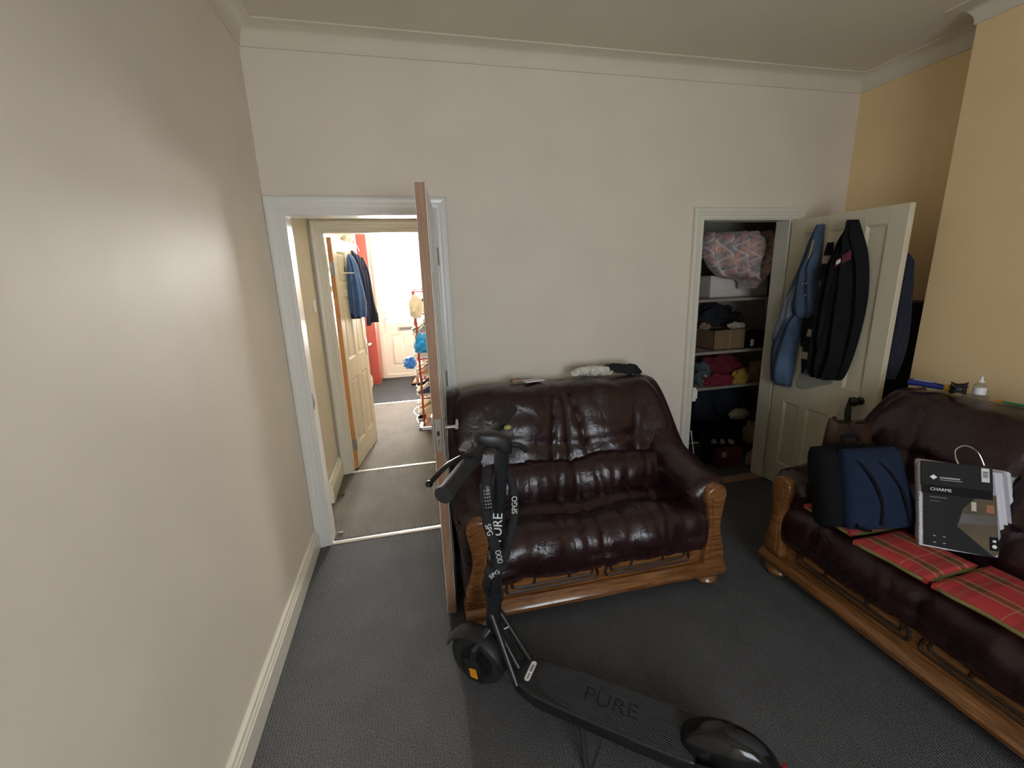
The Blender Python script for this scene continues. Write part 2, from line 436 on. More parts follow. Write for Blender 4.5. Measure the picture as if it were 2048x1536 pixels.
m = MB(); m.box(WX0 - 0.05, WX1 + 0.05, YF - 0.03, YF + 0.10, WZ0 - 0.03, WZ0, 0.006); build('window_sill', m, GLOSSW, win, False)

# cornice: coved profile swept round the room
CV = 0.09
prof = [(0.0, 0.0), (0.006, 0.0)] + [(0.006 + (CV - 0.012) * (1 - math.cos(t)), (CV - 0.006) * math.sin(t) * 1.0) for t in [i * PI / 2 / 8 for i in range(9)]]
prof = [(0, 0), (0.008, 0.0), (0.008, 0.006)] + [(CV - 0.008 - (CV - 0.016) * math.cos(t), 0.006 + (CV - 0.012) * (math.sin(t))) for t in [i * PI / 2 / 8 for i in range(9)]]
# concave cove: bulges towards the wall corner
prof = [(0, 0), (0.008, 0.0), (0.008, 0.008)] + [(0.008 + (CV - 0.016) * (1 - math.cos(t)), 0.008 + (CV - 0.016) * math.sin(t)) for t in [i * PI / 2 / 8 for i in range(1, 9)]] + [(CV - 0.008 + 0.004, CV - 0.006), (CV, CV - 0.006), (CV, CV), (0, CV)]
path = [(XL, YF), (XL, YB), (XA, YB), (XA, YC), (XC, YC), (XC, YF)]
m = MB(); secs = []
for i, (x, y) in enumerate(path):
    P = Vector((x, y)); nrm = Vector((0, 0))
    ds = []
    if i > 0: ds.append((P - Vector(path[i - 1])).normalized())
    if i < len(path) - 1: ds.append((Vector(path[i + 1]) - P).normalized())
    ns = [Vector((d.y, -d.x)) for d in ds]
    if len(ns) == 1: off = ns[0]
    else: off = (ns[0] + ns[1]) / (1 + ns[0].dot(ns[1]))
    secs.append([Vector((x + off.x * a, y + off.y * a, ZC - CV + b)) for a, b in prof])
m.loft(secs, True, True); struct('trim_1', m, CEIL, smooth=True, label='white coved plaster cornice round the ceiling')

def skirting(name, pts, h=0.13, t=0.026, mt=GLOSS):
    pr = [(0, 0), (t, 0), (t, h * 0.70), (t - 0.004, h * 0.73), (t - 0.004, h * 0.80), (t - 0.010, h * 0.86), (t - 0.012, h * 0.95), (0.005, h), (0, h)]
    m = MB(); secs = []
    for i, (x, y) in enumerate(pts):
        P = Vector((x, y)); ds = []
        if i > 0: ds.append((P - Vector(pts[i - 1])).normalized())
        if i < len(pts) - 1: ds.append((Vector(pts[i + 1]) - P).normalized())
        ns = [Vector((d.y, -d.x)) for d in ds]
        off = ns[0] if len(ns) == 1 else (ns[0] + ns[1]) / (1 + ns[0].dot(ns[1]))
        secs.append([Vector((x + off.x * a, y + off.y * a, b)) for a, b in pr])
    m.loft(secs); return struct(name, m, mt)
skirting('baseboard_left', [(XL, YF), (XL, YB - 0.028)])
skirting('baseboard_back', [(DX1 + 0.12, YB), (KX0 - 0.085, YB)])
skirting('baseboard_right', [(KX1 + 0.17, YB), (XA, YB), (XA, YC), (XC, YC), (XC, YF)])

def architrave(name, x0, x1, z1, y, wdt, t=0.028, wl=None, wr=None, mt=GLOSS, right=True):
    """moulded door surround on the -y face of a wall; profile (across, proud)"""
    pr = [(0, 0), (0, 0.014), (0.008, 0.018), (wdt * 0.30, 0.016), (wdt * 0.38, 0.021), (wdt * 0.55, 0.022), (wdt * 0.62, t - 0.002), (wdt * 0.80, t), (wdt * 0.92, t - 0.002), (wdt, t - 0.012), (wdt, 0)]
    m = MB()
    def sec(x, z, sx, sz): return [Vector((x + sx * a, y - b, z + sz * a)) for a, b in pr]
    m.loft([sec(x0, 0, -1, 0), sec(x0, z1, -1, 1), sec(x1, z1, 1, 1), sec(x1, 0, 1, 0)])
    return struct(name, m, mt, smooth=False)
architrave('trim_2', DX0 - 0.004, DX1 + 0.004, DZ + 0.004, YB, 0.093, mt=GLOSSW)
architrave('trim_3', KX0 - 0.004, KX1 + 0.03, KZ + 0.004, YB, 0.075)
def lining(name, x0, x1, z1, y0, y1, mt, t=0.02, stop=False):
    m = MB(); m.box(x0, x0 + t, y0, y1, 0, z1); m.box(x1 - t, x1, y0, y1, 0, z1); m.box(x0 + t, x1 - t, y0, y1, z1 - t, z1)
    if stop:
        a, b = y0 + 0.05, y0 + 0.085
        m.box(x0 + t, x0 + t + 0.012, a, b, 0, z1 - t); m.box(x1 - t - 0.012, x1 - t, a, b, 0, z1 - t); m.box(x0 + t, x1 - t, a, b, z1 - t - 0.012, z1 - t)
    return struct(name, m, mt)
lining('trim_4', DX0 - 0.02, DX1 + 0.02, DZ + 0.02, YB - 0.002, YB + TW + 0.002, GLOSSW)
lining('trim_5', KX0 - 0.02, KX1 + 0.008, KZ + 0.02, YB - 0.002, YB + TW + 0.002, GLOSS)
# strike plate on the hall jamb, keeper on the closet jamb
sp = thing('strike_plate', 'small steel strike plate on the white jamb of the hall doorway', 'strike plate', (DX0, YB + 0.022, 0.93))
m = MB(); m.box(0.0, 0.003, -0.012, 0.012, -0.045, 0.045, 0.001); build('plate', m, STEEL, sp, False)
m = MB(); m.tube([(0.003, -0.012, -0.02), (0.008, -0.016, -0.012), (0.008, -0.016, 0.012), (0.003, -0.012, 0.02)], 0.003, 6); build('lip', m, STEEL, sp)
kp = thing('catch_keeper', 'white painted metal catch keeper on the closet doorway edge', 'door catch', (KX0 - 0.004, YB - 0.022, 0.75))
m = MB(); m.box(-0.012, 0.016, -0.012, 0.0, -0.05, 0.05, 0.002); build('plate', m, GLOSSW, kp, False)
m = MB(); m.box(0.006, 0.024, -0.016, -0.003, -0.032, 0.032, 0.003); build('box', m, GLOSSW, kp, False)

# floor bars
BAR = mat('aluminium_bar', (0.85, 0.84, 0.82), 0.3, 0.6)
def bar(x0, x1, y, label):
    m = MB(); m.prism([(x0, y - 0.018, 0), (x0, y - 0.012, 0.005), (x0, y, 0.0075), (x0, y + 0.012, 0.005), (x0, y + 0.018, 0)], (x1 - x0, 0, 0))
    return one('threshold_bar', m, BAR, label, 'threshold bar', smooth=False)
bar(DX0, DX1, YB + 0.005, 'aluminium carpet bar across the floor of the doorway with the strike plate')
bar(-0.58, 0.2, 3.73, 'aluminium carpet bar under the wooden edged hall door')
m = MB(); m.box(KX0, KX1, YB - 0.01, YB + 0.08, 0, 0.006, 0.002); one('threshold_board', m, PINE, 'bare pine threshold board on the closet doorway floor', 'threshold', smooth=False)

# ================================================================== HALL BEYOND
m = MB(); m.box(-2.0, 0.6, YB + 0.05, 8.6, -0.05, 0); struct('floor_hall', m, CARPET2)
HX0, HX1, HY1, HZ = -0.66, 0.44, 7.56, 2.62
m = MB(); m.box(-2.0, 0.7, YB + TW, 8.0, HZ, HZ + 0.05); struct('ceiling_hall', m, CEIL)
m = MB(); m.box(-0.74, -0.68, 3.20, 3.73, 0, HZ); struct('wall_lobby', m, HALLW)
m = MB(); m.box(HX1, HX1 + 0.1, YB + TW, HY1 + 0.1, 0, HZ); struct('wall_hall_right', m, HALLW)
FX0, FX1, FZ = -0.575, 0.2, 1.975
m = MB(); m.box(-0.74, FX0 - e_, 3.73, 3.83, 0, FZ + e_); m.box(FX1 + e_, HX1, 3.73, 3.83, 0, FZ + e_); m.box(-0.74, HX1, 3.73, 3.83, FZ + e_, HZ); struct('wall_hall_near', m, HALLW)
m = MB(); m.box(HX0 - 0.1, HX0, 3.83, HY1 + 0.1, 0, HZ); struct('wall_hall_left', m, HALLW)
architrave('trim_6', FX0 - 0.002, FX1 + 0.002, FZ + 0.002, 3.73, 0.092, mt=GLOSS)
lining('trim_7', FX0 - 0.02, FX1 + 0.02, FZ + 0.02, 3.728, 3.832, GLOSS)
skirting('baseboard_lobby', [(-0.68, 3.20), (-0.68, 3.70)], 0.17)
skirting('baseboard_hall', [(HX0, 3.85), (HX0, HY1 - 0.3)], 0.17, mt=GLOSSW)
# side room seen through the gap
m = MB(); m.box(-2.0, -0.74, 4.6, 4.7, 0, 1.25); m.box(-2.0, -0.74, 4.6, 4.7, 2.35, HZ); m.box(-2.0, -1.85, 4.6, 4.7, 1.25, 2.35); m.box(-0.84, -0.74, 4.6, 4.7, 1.25, 2.35)
struct('wall_side_room', m, HALLW)
m = MB(); m.box(-2.1, -2.0, YB + TW, 4.7, 0, HZ); struct('wall_side_room_left', m, HALLW)
m = MB(); m.box(-2.1, XL - 0.12, YB + 0.05, YB + TW, 0, HZ); struct('wall_side_room_near', m, HALLW)
win = sroot('window_2')
m = MB()
for a in (-1.85, -1.37, -0.89): m.box(a, a + 0.05, 4.62, 4.68, 1.25, 2.35)
for a in (1.25, 2.30): m.box(-1.85, -0.84, 4.621, 4.679, a, a + 0.05)
build('window_frame', m, UPVC, win, False)
for a, b in ((-1.80, -1.37), (-1.32, -0.89)):
    m = MB(); m.box(a, b, 4.648, 4.652, 1.30, 2.30); build('pane', m, GL, win, False)
# front door wall
EX0, EX1, EZ, E2 = -0.49, 0.40, 2.06, 2.56
m = MB(); m.box(HX0, EX0, HY1, HY1 + 0.12, 0, HZ); m.box(EX1, HX1, HY1, HY1 + 0.12, 0, HZ); m.box(EX0, EX1, HY1, HY1 + 0.12, E2, HZ); struct('wall_hall_far', m, HALLW)
RED = mat('red_paint', (0.30, 0.05, 0.042), 0.5, var=0.08)
m = MB(); m.box(HX0, -0.515, 7.10, HY1 - 0.002, 0, 2.30, 0.006); one('wall_pilaster', m, RED, 'red painted upright board beside the white front door', 'pilaster', smooth=False)
m = MB(); m.box(HX0, -0.50, 7.095, HY1 - 0.002, 2.30, HZ - 0.002, 0.006); one('pilaster_head', m, mat('dark_red_paint', (0.25, 0.06, 0.06), 0.6), 'darker red block above the red upright board', 'pilaster', smooth=False)
fr = sroot('window_3', label='glazed fanlight over the front door')
m = MB(); m.box(EX0, EX0 + 0.05, HY1, HY1 + 0.07, EZ, E2); m.box(EX1 - 0.05, EX1, HY1, HY1 + 0.07, EZ, E2); m.box(EX0 + 0.05, EX1 - 0.05, HY1 + 0.001, HY1 + 0.069, E2 - 0.05, E2); m.box(EX0 + 0.05, EX1 - 0.05, HY1 + 0.001, HY1 + 0.069, EZ, EZ + 0.06)
build('window_frame', m, UPVC, fr, False)
m = MB(); m.box(EX0 + 0.05, EX1 - 0.05, HY1 + 0.03, HY1 + 0.036, EZ + 0.06, E2 - 0.05); build('pane', m, GLF, fr, False)
m = MB(); m.box(EX0, EX0 + 0.07, HY1 - 0.01, HY1 + 0.08, 0, EZ, 0.004); m.box(EX1 - 0.05, EX1, HY1 - 0.01, HY1 + 0.08, 0, EZ, 0.004); m.box(EX0 + 0.07, EX1 - 0.05, HY1 - 0.01, HY1 + 0.08, 0, 0.06, 0.004)
struct('trim_8', m, UPVC)
fd = sroot('door_4', (EX0 + 0.07, HY1 + 0.01, 0.06), label='white panelled front door with two glazed panels and a letterbox')
LW = EX1 - 0.05 - (EX0 + 0.07); LH = EZ - 0.06
g0, g1 = 0.86, 1.80     # glazing heights
def rail(a, b, c, d): 
    m = MB(); m.box(a, b, 0, 0.05, c, d); return m
m = MB()
ps = [(0.10, LW / 2 - 0.06), (LW / 2 + 0.06, LW - 0.10)]
m.box(0, 0.10, 0, 0.05, 0, LH); m.box(LW - 0.10, LW, 0, 0.05, 0, LH); m.box(LW / 2 - 0.06, LW / 2 + 0.06, 0, 0.05, 0, LH)
for a, b in ps: m.box(a, b, 0, 0.05, 0, 0.14); m.box(a, b, 0, 0.05, 0.68, g0); m.box(a, b, 0, 0.05, g1, LH); m.box(a, b, 0.012, 0.04, 0.14, 0.68)
build('leaf', m, UPVC, fd, False)
for a, b in ps:
    m = MB(); m.box(a, b, 0.022, 0.028, g0, g1); build('pane', m, GLF, fd, False)
    m = MB(); m.box(a + 0.035, b - 0.035, -0.004, 0.02, 0.18, 0.64, 0.006); build('raised_panel', m, UPVC, fd, False)
    m = MB()
    for q in ((a - 0.015, a + 0.012, g0 - 0.015, g1 + 0.015), (b - 0.012, b + 0.015, g0 - 0.015, g1 + 0.015)): m.box(q[0], q[1], -0.008, 0.004, q[2], q[3])
    for q in ((a, b, g0 - 0.015, g0 + 0.012), (a, b, g1 - 0.012, g1 + 0.015)): m.box(q[0], q[1], -0.0081, 0.0041, q[2], q[3])
    build('glazing_bead', m, UPVC, fd, False)
m = MB(); m.box(LW / 2 - 0.15, LW / 2 + 0.15, -0.012, 0.0, 0.735, 0.80, 0.004); lb = build('letterbox', m, STEEL, fd, False)
m = MB(); m.box(LW / 2 - 0.12, LW / 2 + 0.12, -0.016, -0.011, 0.75, 0.787, 0.002); build('flap', m, mat('grey_metal', (0.22, 0.22, 0.23), 0.4, 0.8), lb, False)
m = MB(); m.box(0.03, 0.065, -0.012, 0, 0.80, 1.05, 0.004); hp = build('handle', m, WHITEP, fd, False)
m = MB(); m.tube([(0.047, -0.012, 0.95), (0.047, -0.05, 0.95), (0.06, -0.058, 0.95), (0.15, -0.058, 0.95)], 0.008, 8); build('lever', m, CHROME, hp)

# door_3: cream six panel hall door, hinged at the left of the second frame, opened into the hall
def panel_door(root, Wd, Hd, T, cols, rows, mt, core=None, face=-1, proud=True):
    """leaf in local x 0..Wd, y -T/2..T/2, z 0..Hd; stiles and rails plus recessed panels on both faces"""
    xs = cols; m = MB()
    edges_x = [0] + [v for c in xs for v in c] + [Wd]
    for i in range(0, len(edges_x), 2): m.box(edges_x[i], edges_x[i + 1], -T / 2, T / 2, 0, Hd, 0.002, 1)
    edges_z = [0] + [v for c in rows for v in c] + [Hd]
    for a, b in xs:
        for i in range(0, len(edges_z), 2): m.box(a, b, -T / 2 + 0.0002, T / 2 - 0.0002, edges_z[i], edges_z[i + 1])
    build('leaf', m, mt, root, False)
    for a, b in xs:
        for c, d in rows:
            m = MB(); m.box(a, b, -T / 2 + 0.011, T / 2 - 0.011, c, d)
            for s in (-1, 1):
                y0, y1 = s * (T / 2 - 0.0005), s * (T / 2 - 0.012)
                for (p, q, r, t_) in (((a, c), (b, c), 0, 1), ((b, c), (b, d), -1, 0), ((b, d), (a, d), 0, -1), ((a, d), (a, c), 1, 0)):
                    k = 0.016
                    m.prism([(p[0], y0, p[1]), (p[0], y1, p[1]), (p[0] + r * k, y1, p[1] + t_ * k)], (q[0] - p[0], 0, q[1] - p[1]))
            if proud: m.box(a + 0.03, b - 0.03, -T / 2 + 0.004, T / 2 - 0.004, c + 0.03, d - 0.03, 0.004, 1)
            build('panel', m, mt, root, False)
ang3 = math.atan2(0.70, 0.115)
d3 = sroot('door_3', (FX0 + 0.022, 3.80, 0.012), (0, 0, ang3), label='cream six panel hall door with a bare wooden edge')
panel_door(d3, 0.72, 1.94, 0.035, [(0.10, 0.31), (0.41, 0.62)], [(0.20, 0.78), (0.95, 1.48), (1.58, 1.84)], DOORC, proud=True)
m = MB(); m.box(-0.012, -0.0005, -0.0172, 0.0172, 0, 1.94); build('hinge_edge', m, wood_mat('orange_pine', (0.50, 0.22, 0.07), (0.62, 0.30, 0.11), 0.5, axis=(10, 10, 0.8), coat=0.1), d3, False)
for z in (0.22, 1.70):
    m = MB(); m.box(-0.0145, -0.012, -0.020, 0.012, z - 0.05, z + 0.05); m.tube([(-0.014, -0.024, z - 0.05), (-0.014, -0.024, z + 0.05)], 0.006, 8); build('hinge', m, STEEL, d3, False)
m = MB(); m.box(0.655, 0.70, -0.024, -0.0175, 0.90, 1.06, 0.002); m.tube([(0.678, -0.024, 1.0), (0.678, -0.06, 1.0), (0.66, -0.066, 1.0), (0.58, -0.066, 1.0)], 0.008, 8); build('handle', m, CHROME, d3)

# door_1: hall door standing open into the room, seen on its raw pine edge
h1 = Vector((0.172, 2.63)); f1 = Vector((0.085, 1.832)); dv = (f1 - h1); L1 = dv.length
d1 = sroot('door_1', (h1.x, h1.y, 0.012), (0, 0, math.atan2(dv.y, dv.x)), label='door standing open with its raw pine edge towards the room')
m = MB(); m.box(0, L1, -0.019, 0.019, 0, 1.955, 0.0015, 1); build('leaf', m, PINE, d1, False)
for s in (-1, 1):
    m = MB(); m.box(0.003, L1 - 0.004, min(s * 0.019, s * 0.0215), max(s * 0.019, s * 0.0215), 0.003, 1.952)
    for a, b in ((0.11, 0.36), (0.44, 0.69)):
        for c, d in ((0.2, 0.8), (0.98, 1.52), (1.62, 1.84)): m.box(a, b, min(s * 0.0215, s * 0.0235), max(s * 0.0215, s * 0.0235), c, d, 0.0008, 1)
    build('painted_face', m, GLOSSW, d1, False)
m = MB(); m.box(L1 - 0.0005, L1 + 0.0015, -0.013, 0.013, 0.855, 1.0); lk = build('latch_plate', m, STEEL, d1, False)
m = MB(); m.prism([(L1 + 0.001, -0.006, 0.925), (L1 + 0.012, -0.006, 0.925), (L1 + 0.004, 0.006, 0.925), (L1 + 0.001, 0.006, 0.925)], (0, 0, 0.022)); m.box(L1 + 0.0012, L1 + 0.004, -0.004, 0.004, 0.885, 0.905); build('bolt', m, CHROME, lk, False)
for s in (-1, 1):
    y0 = s * 0.0235
    m = MB(); m.box(L1 - 0.08, L1 - 0.035, min(y0, y0 + s * 0.007), max(y0, y0 + s * 0.007), 0.80, 1.0, 0.002)
    hn = build('handle_plate', m, CHROME, d1, False)
    m = MB(); m.tube([(L1 - 0.058, y0 + s * 0.006, 0.94), (L1 - 0.058, y0 + s * 0.05, 0.94)], 0.009, 10); m.tube([(L1 - 0.050, y0 + s * 0.054, 0.94), (L1 - 0.075, y0 + s * 0.058, 0.941), (L1 - 0.16, y0 + s * 0.058, 0.935)], [0.010, 0.010, 0.008], 10); build('lever', m, CHROME, hn)
for z in (0.22, 1.0, 1.72):
    m = MB(); m.tube([(-0.002, 0.026, z - 0.05), (-0.002, 0.026, z + 0.05)], 0.007, 8); build('hinge', m, STEEL, d1)

# door_2: closet door, open 90 degrees, cream four over... three columns by two rows
d2 = sroot('door_2', (2.632, YB - 0.022, 0.012), (0, 0, math.radians(-90.5)), label='cream closet door with six recessed panels and a dark knob')
panel_door(d2, 0.745, 1.905, 0.036, [(0.105, 0.235), (0.295, 0.455), (0.525, 0.645)], [(0.17, 0.65), (0.85, 1.815)], DOORC, proud=False)
KNOB = mat('dark_brown_knob', (0.020, 0.010, 0.007), 0.25)
for s in (-1, 1):
    m = MB(); M = frame((0.655, s * 0.018, 0.80), (1, 0, 0), (0, 0, -s), (0, s, 0)) if False else Matrix.Translation((0.655, s * 0.018, 0.80)) @ Matrix.Rotation(-s * PI / 2, 4, 'X')
    m.lathe([(0.001, 0), (0.024, 0), (0.024, 0.006), (0.010, 0.012), (0.009, 0.03), (0.022, 0.038), (0.029, 0.052), (0.024, 0.066), (0.010, 0.072), (0.001, 0.073)], 20, M); build('knob', m, KNOB, d2)
for z in (0.25, 1.68):
    m = MB(); m.tube([(-0.004, 0.022, z - 0.04), (-0.004, 0.022, z + 0.04)], 0.006, 8); build('hinge', m, GLOSS, d2)

# closet interior
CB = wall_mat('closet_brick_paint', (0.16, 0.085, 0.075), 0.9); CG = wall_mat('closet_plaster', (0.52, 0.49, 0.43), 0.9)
KL, KR, KY, KH = 1.78, 3.40, 3.62, 2.3
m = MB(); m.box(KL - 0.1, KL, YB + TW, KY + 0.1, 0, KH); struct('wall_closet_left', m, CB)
m = MB(); m.box(KR, KR + 0.1, YB + TW, KY + 0.1, 0, KH); m.box(XA + 0.12, KR, YB + TW - 0.02, YB + TW, 0, KH); struct('wall_closet_right', m, CG)
m = MB(); m.box(KL - 0.1, KR + 0.1, KY, KY + 0.1, 0, KH); struct('wall_closet_back', m, CG)
m = MB(); m.box(KL - 0.1, KR + 0.1, YB + TW, KY + 0.1, KH, KH + 0.05); struct('ceiling_closet', m, CG)
m = MB(); m.box(KL - 0.1, KR + 0.1, YB + 0.05, KY + 0.1, -0.05, 0); struct('floor_closet', m, CARPET)

# ================================================================== SOFAS
def sstep(a, b, x):
    t = max(0, min(1, (x - a) / (b - a))); return t * t * (3 - 2 * t)
def xloft(ctrl, x0, x1, nx, disp=None, endr=0.05, sub=5, ztop=None, endscale=0.08):
    """closed (y,z) profile lofted along x, rounded ends, displaced along the profile normal"""
    pr = cr([(0, a, b) for a, b in ctrl], sub, True); n = len(pr)
    cy = sum(p.y for p in pr) / n; cz = sum(p.z for p in pr) / n
    nr = []
    for i in range(n):
        t = pr[(i + 1) % n] - pr[i - 1]; v = Vector((0, t.z, -t.y)).normalized()
        if v.dot(Vector((0, pr[i].y - cy, pr[i].z - cz))) < 0: v = -v
        nr.append(v)
    secs = []
    xs = [x0 + (x1 - x0) * i / nx for i in range(nx + 1)]
    xs = sorted(set([x0 + endr * (1 - math.cos(a)) for a in [k * PI / 2 / 5 for k in range(6)]] + [x1 - endr * (1 - math.cos(a)) for a in [k * PI / 2 / 5 for k in range(6)]] + [x for x in xs if x0 + endr < x < x1 - endr]))
    for x in xs:
        e = min(x - x0, x1 - x); q = 1.0 if e >= endr else math.sqrt(max(0, 1 - (1 - e / endr) ** 2))
        sc = 1 - endscale * (1 - q); ring = []
        for p, v in zip(pr, nr):
            d = disp(x, p.y, p.z, v) if disp else 0
            ring.append(Vector((x, cy + (p.y - cy) * sc + v.y * d * q, cz + (p.z - cz) * sc + v.z * d * q)))
        secs.append(ring)
    m = MB(); m.loft(secs); return m

def sofa(name, label, W, n, loc, rotz, seed):
    t = thing(name, label, 'sofa', loc, (0, 0, rotz))
    A = 0.115                                    # post width
    rnd = random.Random(seed)
    # wooden base
    m = MB(); m.box(0.05, W - 0.05, 0.05, 0.90, 0.09, 0.27); build('base', m, OAKD, t, False)
    m = MB(); m.box(A - 0.01, W - A + 0.01, 0.015, 0.05, 0.13, 0.30, 0.004); fp = build('front_panel', m, OAK, t, False)
    m = MB(); m.prism([(-0.012, y, z) for y, z in ((0.06, 0.065), (-0.012, 0.065), (-0.030, 0.075), (-0.034, 0.095), (-0.024, 0.112), (-0.010, 0.122), (-0.004, 0.138), (0.06, 0.138))], (W + 0.024, 0, 0), 0.004); build('front_rail', m, OAK, t, True, angle=30)
    # routed frames on the front panel, grooves drawn as raised dark bars
    inner0, inner1 = A + 0.05, W - A - 0.05
    sw = (inner1 - inner0) / n
    for i in range(n):
        a, b = inner0 + i * sw + 0.015, inner0 + (i + 1) * sw - 0.015
        for k, (e, h) in enumerate(((0, 0.155), (0.028, 0.178))):
            m = MB(); m.tube(cr([(a + e + 0.035, 0.016, 0.27), (a + e + 0.006, 0.016, h + 0.03), (a + e + 0.012, 0.016, h + 0.006), (a + e + 0.04, 0.016, h), ((a + b) / 2, 0.016, h), (b - e - 0.04, 0.016, h), (b - e - 0.012, 0.016, h + 0.006), (b - e - 0.006, 0.016, h + 0.03), (b - e - 0.035, 0.016, 0.27)], 4), 0.0085, 6); build('routed_moulding', m, OAKD, fp)
        for q in (0.32, 0.66):
            x = a + (b - a) * q; dx = (q - 0.5) * -0.06
            m = MB(); m.tube([(x - dx, 0.016, 0.185), (x + dx, 0.016, 0.27)], 0.0085, 6); build('routed_moulding', m, OAKD, fp)
    for fx in (0.065, W - 0.065):
        for fy in (0.035, 0.84):
            m = MB(); m.lathe([(0.001, 0), (0.040, 0), (0.058, 0.014), (0.066, 0.032), (0.058, 0.05), (0.046, 0.058), (0.050, 0.066), (0.001, 0.067)], 22, Matrix.Translation((fx, fy, 0))); build('bun_foot', m, OAK, t)
    # posts
    pf = [(-0.115, 0.135), (0.004, 0.135), (0.002, 0.20), (-0.020, 0.28), (-0.034, 0.36), (-0.026, 0.44), (-0.016, 0.49), (-0.014, 0.53), (-0.030, 0.561), (-0.062, 0.574), (-0.100, 0.566), (-0.124, 0.538), (-0.126, 0.495), (-0.110, 0.44), (-0.100, 0.36), (-0.104, 0.28), (-0.115, 0.20)]
    sm = cr([(a, 0, b) for a, b in pf[2:-1]], 4)
    prof = [Vector((pf[0][0], 0, pf[0][1])), Vector((pf[1][0], 0, pf[1][1]))] + sm + [Vector((pf[-1][0], 0, pf[-1][1]))]
    for s in (0, 1):
        poly = [((W + p.x) if s else (-p.x), -0.022, p.z) for p in prof]
        if not s: poly.reverse()
        m = MB(); m.prism(poly, (0, 0.115, 0), 0.014, 3); po = build('arm_post', m, OAK, t, True, angle=35)
        inset = [Vector((p.x * 0.55 - 0.026 - 0.0, 0, 0.17 + (p.z - 0.135) * 0.80)) for p in prof]
        m = MB(); m.prism([((W + p.x) if s else (-p.x), -0.0265, p.z) for p in inset], (0, 0.006, 0), 0.002); build('raised_field', m, OAK, po, True, angle=35)
    # upholstery -------------------------------------------------------------
    seams = [inner0 + (inner1 - inner0) * k / n for k in range(1, n)]
    gather = [inner0 + (inner1 - inner0) * (k + 0.5 + rnd.uniform(-0.3, 0.3)) / (n * 9) for k in range(n * 9)]
    def wr(x, y, z, v, amp):
        g = 0
        for i, q in enumerate(gather):
            d = abs(x - q - 0.03 * math.sin(9 * z + i) - 0.02 * math.sin(7 * y + 2 * i)); wdt = 0.010 + 0.006 * ((i * 7) % 3)
            if d < wdt * 2: g -= amp * (0.35 + 0.65 * ((i * 5) % 4) / 3) * math.exp(-(d / wdt) ** 2)
        return g + amp * 1.3 * noise.noise(Vector((x * 7, y * 5 + seed, z * 6)))
    def dseat(x, y, z, v):
        d = wr(x, y, z, v, 0.0085)
        for q in seams: d -= 0.012 * math.exp(-((x - q) / 0.014) ** 2)
        if z > 0.3: d += 0.010 * math.cos(2 * PI * (x - inner0) / sw + PI)
        d -= 0.012 * math.exp(-((y - 0.20 - 0.012 * math.sin(x * 9)) / 0.018) ** 2) if z > 0.38 else 0
        return d
    seat = [(0.03, 0.215), (-0.014, 0.232), (-0.032, 0.29), (-0.026, 0.365), (0.015, 0.425), (0.070, 0.448), (0.135, 0.450), (0.195, 0.436), (0.25, 0.446), (0.32, 0.448), (0.40, 0.44), (0.44, 0.40), (0.44, 0.26), (0.25, 0.225)]
    build('seat_cushion', xloft(seat, A - 0.012, W - A + 0.012, 26 * n + 20, dseat, 0.045), LEATHER, t, angle=70)
    def dlum(x, y, z, v):
        d = wr(x, y, z, v, 0.009)
        for q in seams: d -= 0.014 * math.exp(-((x - q) / 0.016) ** 2)
        return d + 0.012 * math.cos(2 * PI * (x - inner0) / sw + PI)
    lum = [(0.34, 0.40), (0.318, 0.45), (0.318, 0.51), (0.345, 0.575), (0.395, 0.612), (0.46, 0.615), (0.56, 0.60), (0.58, 0.48), (0.46, 0.40)]
    build('lumbar_cushion', xloft(lum, A - 0.01, W - A + 0.01, 24 * n + 20, dlum, 0.05), LEATHER, t, angle=70)
    bs = []
    for k in range(n):
        c = inner0 + sw * (k + 0.5); bs += [(c - sw * 0.40, c - sw * 0.27), (c + sw * 0.42, c + sw * 0.28)]
    mids = [(q, q) for q in seams] + [(q - 0.05, q - 0.11) for q in seams] + [(q + 0.05, q + 0.12) for q in seams]
    def dback(x, y, z, v):
        if v.y > 0.3: return 0
        d = 0.010 * noise.noise(Vector((x * 5, z * 7, seed + 3))) + 0.006 * noise.noise(Vector((x * 13 + z * 6, z * 17, seed)))
        k = sstep(0.55, 0.62, z) * (1 - sstep(0.955, 0.985, z))
        tt = (0.95 - z) / 0.37
        for a, b in mids:
            q = a + (b - a) * tt; d -= 0.014 * k * math.exp(-((x - q) / 0.011) ** 2)
        for a, b in bs:
            q = a + (b - a) * tt; d -= 0.009 * k * math.exp(-((x - q) / 0.014) ** 2) * (1 if tt > 0.1 else 0.3)
        d += 0.014 * k * math.cos(2 * PI * (x - inner0) / sw + PI)
        d -= 0.010 * math.exp(-((z - 0.70 - 0.02 * math.sin(x * 6)) / 0.022) ** 2)
        return d
    back = [(0.44, 0.52), (0.440, 0.60), (0.472, 0.70), (0.520, 0.82), (0.565, 0.915), (0.620, 0.968), (0.70, 0.985), (0.79, 0.975), (0.86, 0.925), (0.895, 0.80), (0.90, 0.55), (0.90, 0.13), (0.62, 0.13), (0.50, 0.40)]
    mb = xloft(back, 0.03, W - 0.03, 26 * n + 24, dback, 0.13, sub=6, endscale=0.10)
    for v in mb.bm.verts:
        e = min(v.co.x - 0.03, W - 0.03 - v.co.x)
        if v.co.z > 0.7 and e < 0.14: v.co.z -= (1 - math.sqrt(max(0, 1 - (1 - e / 0.14) ** 2))) * 0.10 * sstep(0.7, 0.95, v.co.z)
    build('backrest', mb, LEATHER, t, angle=70)
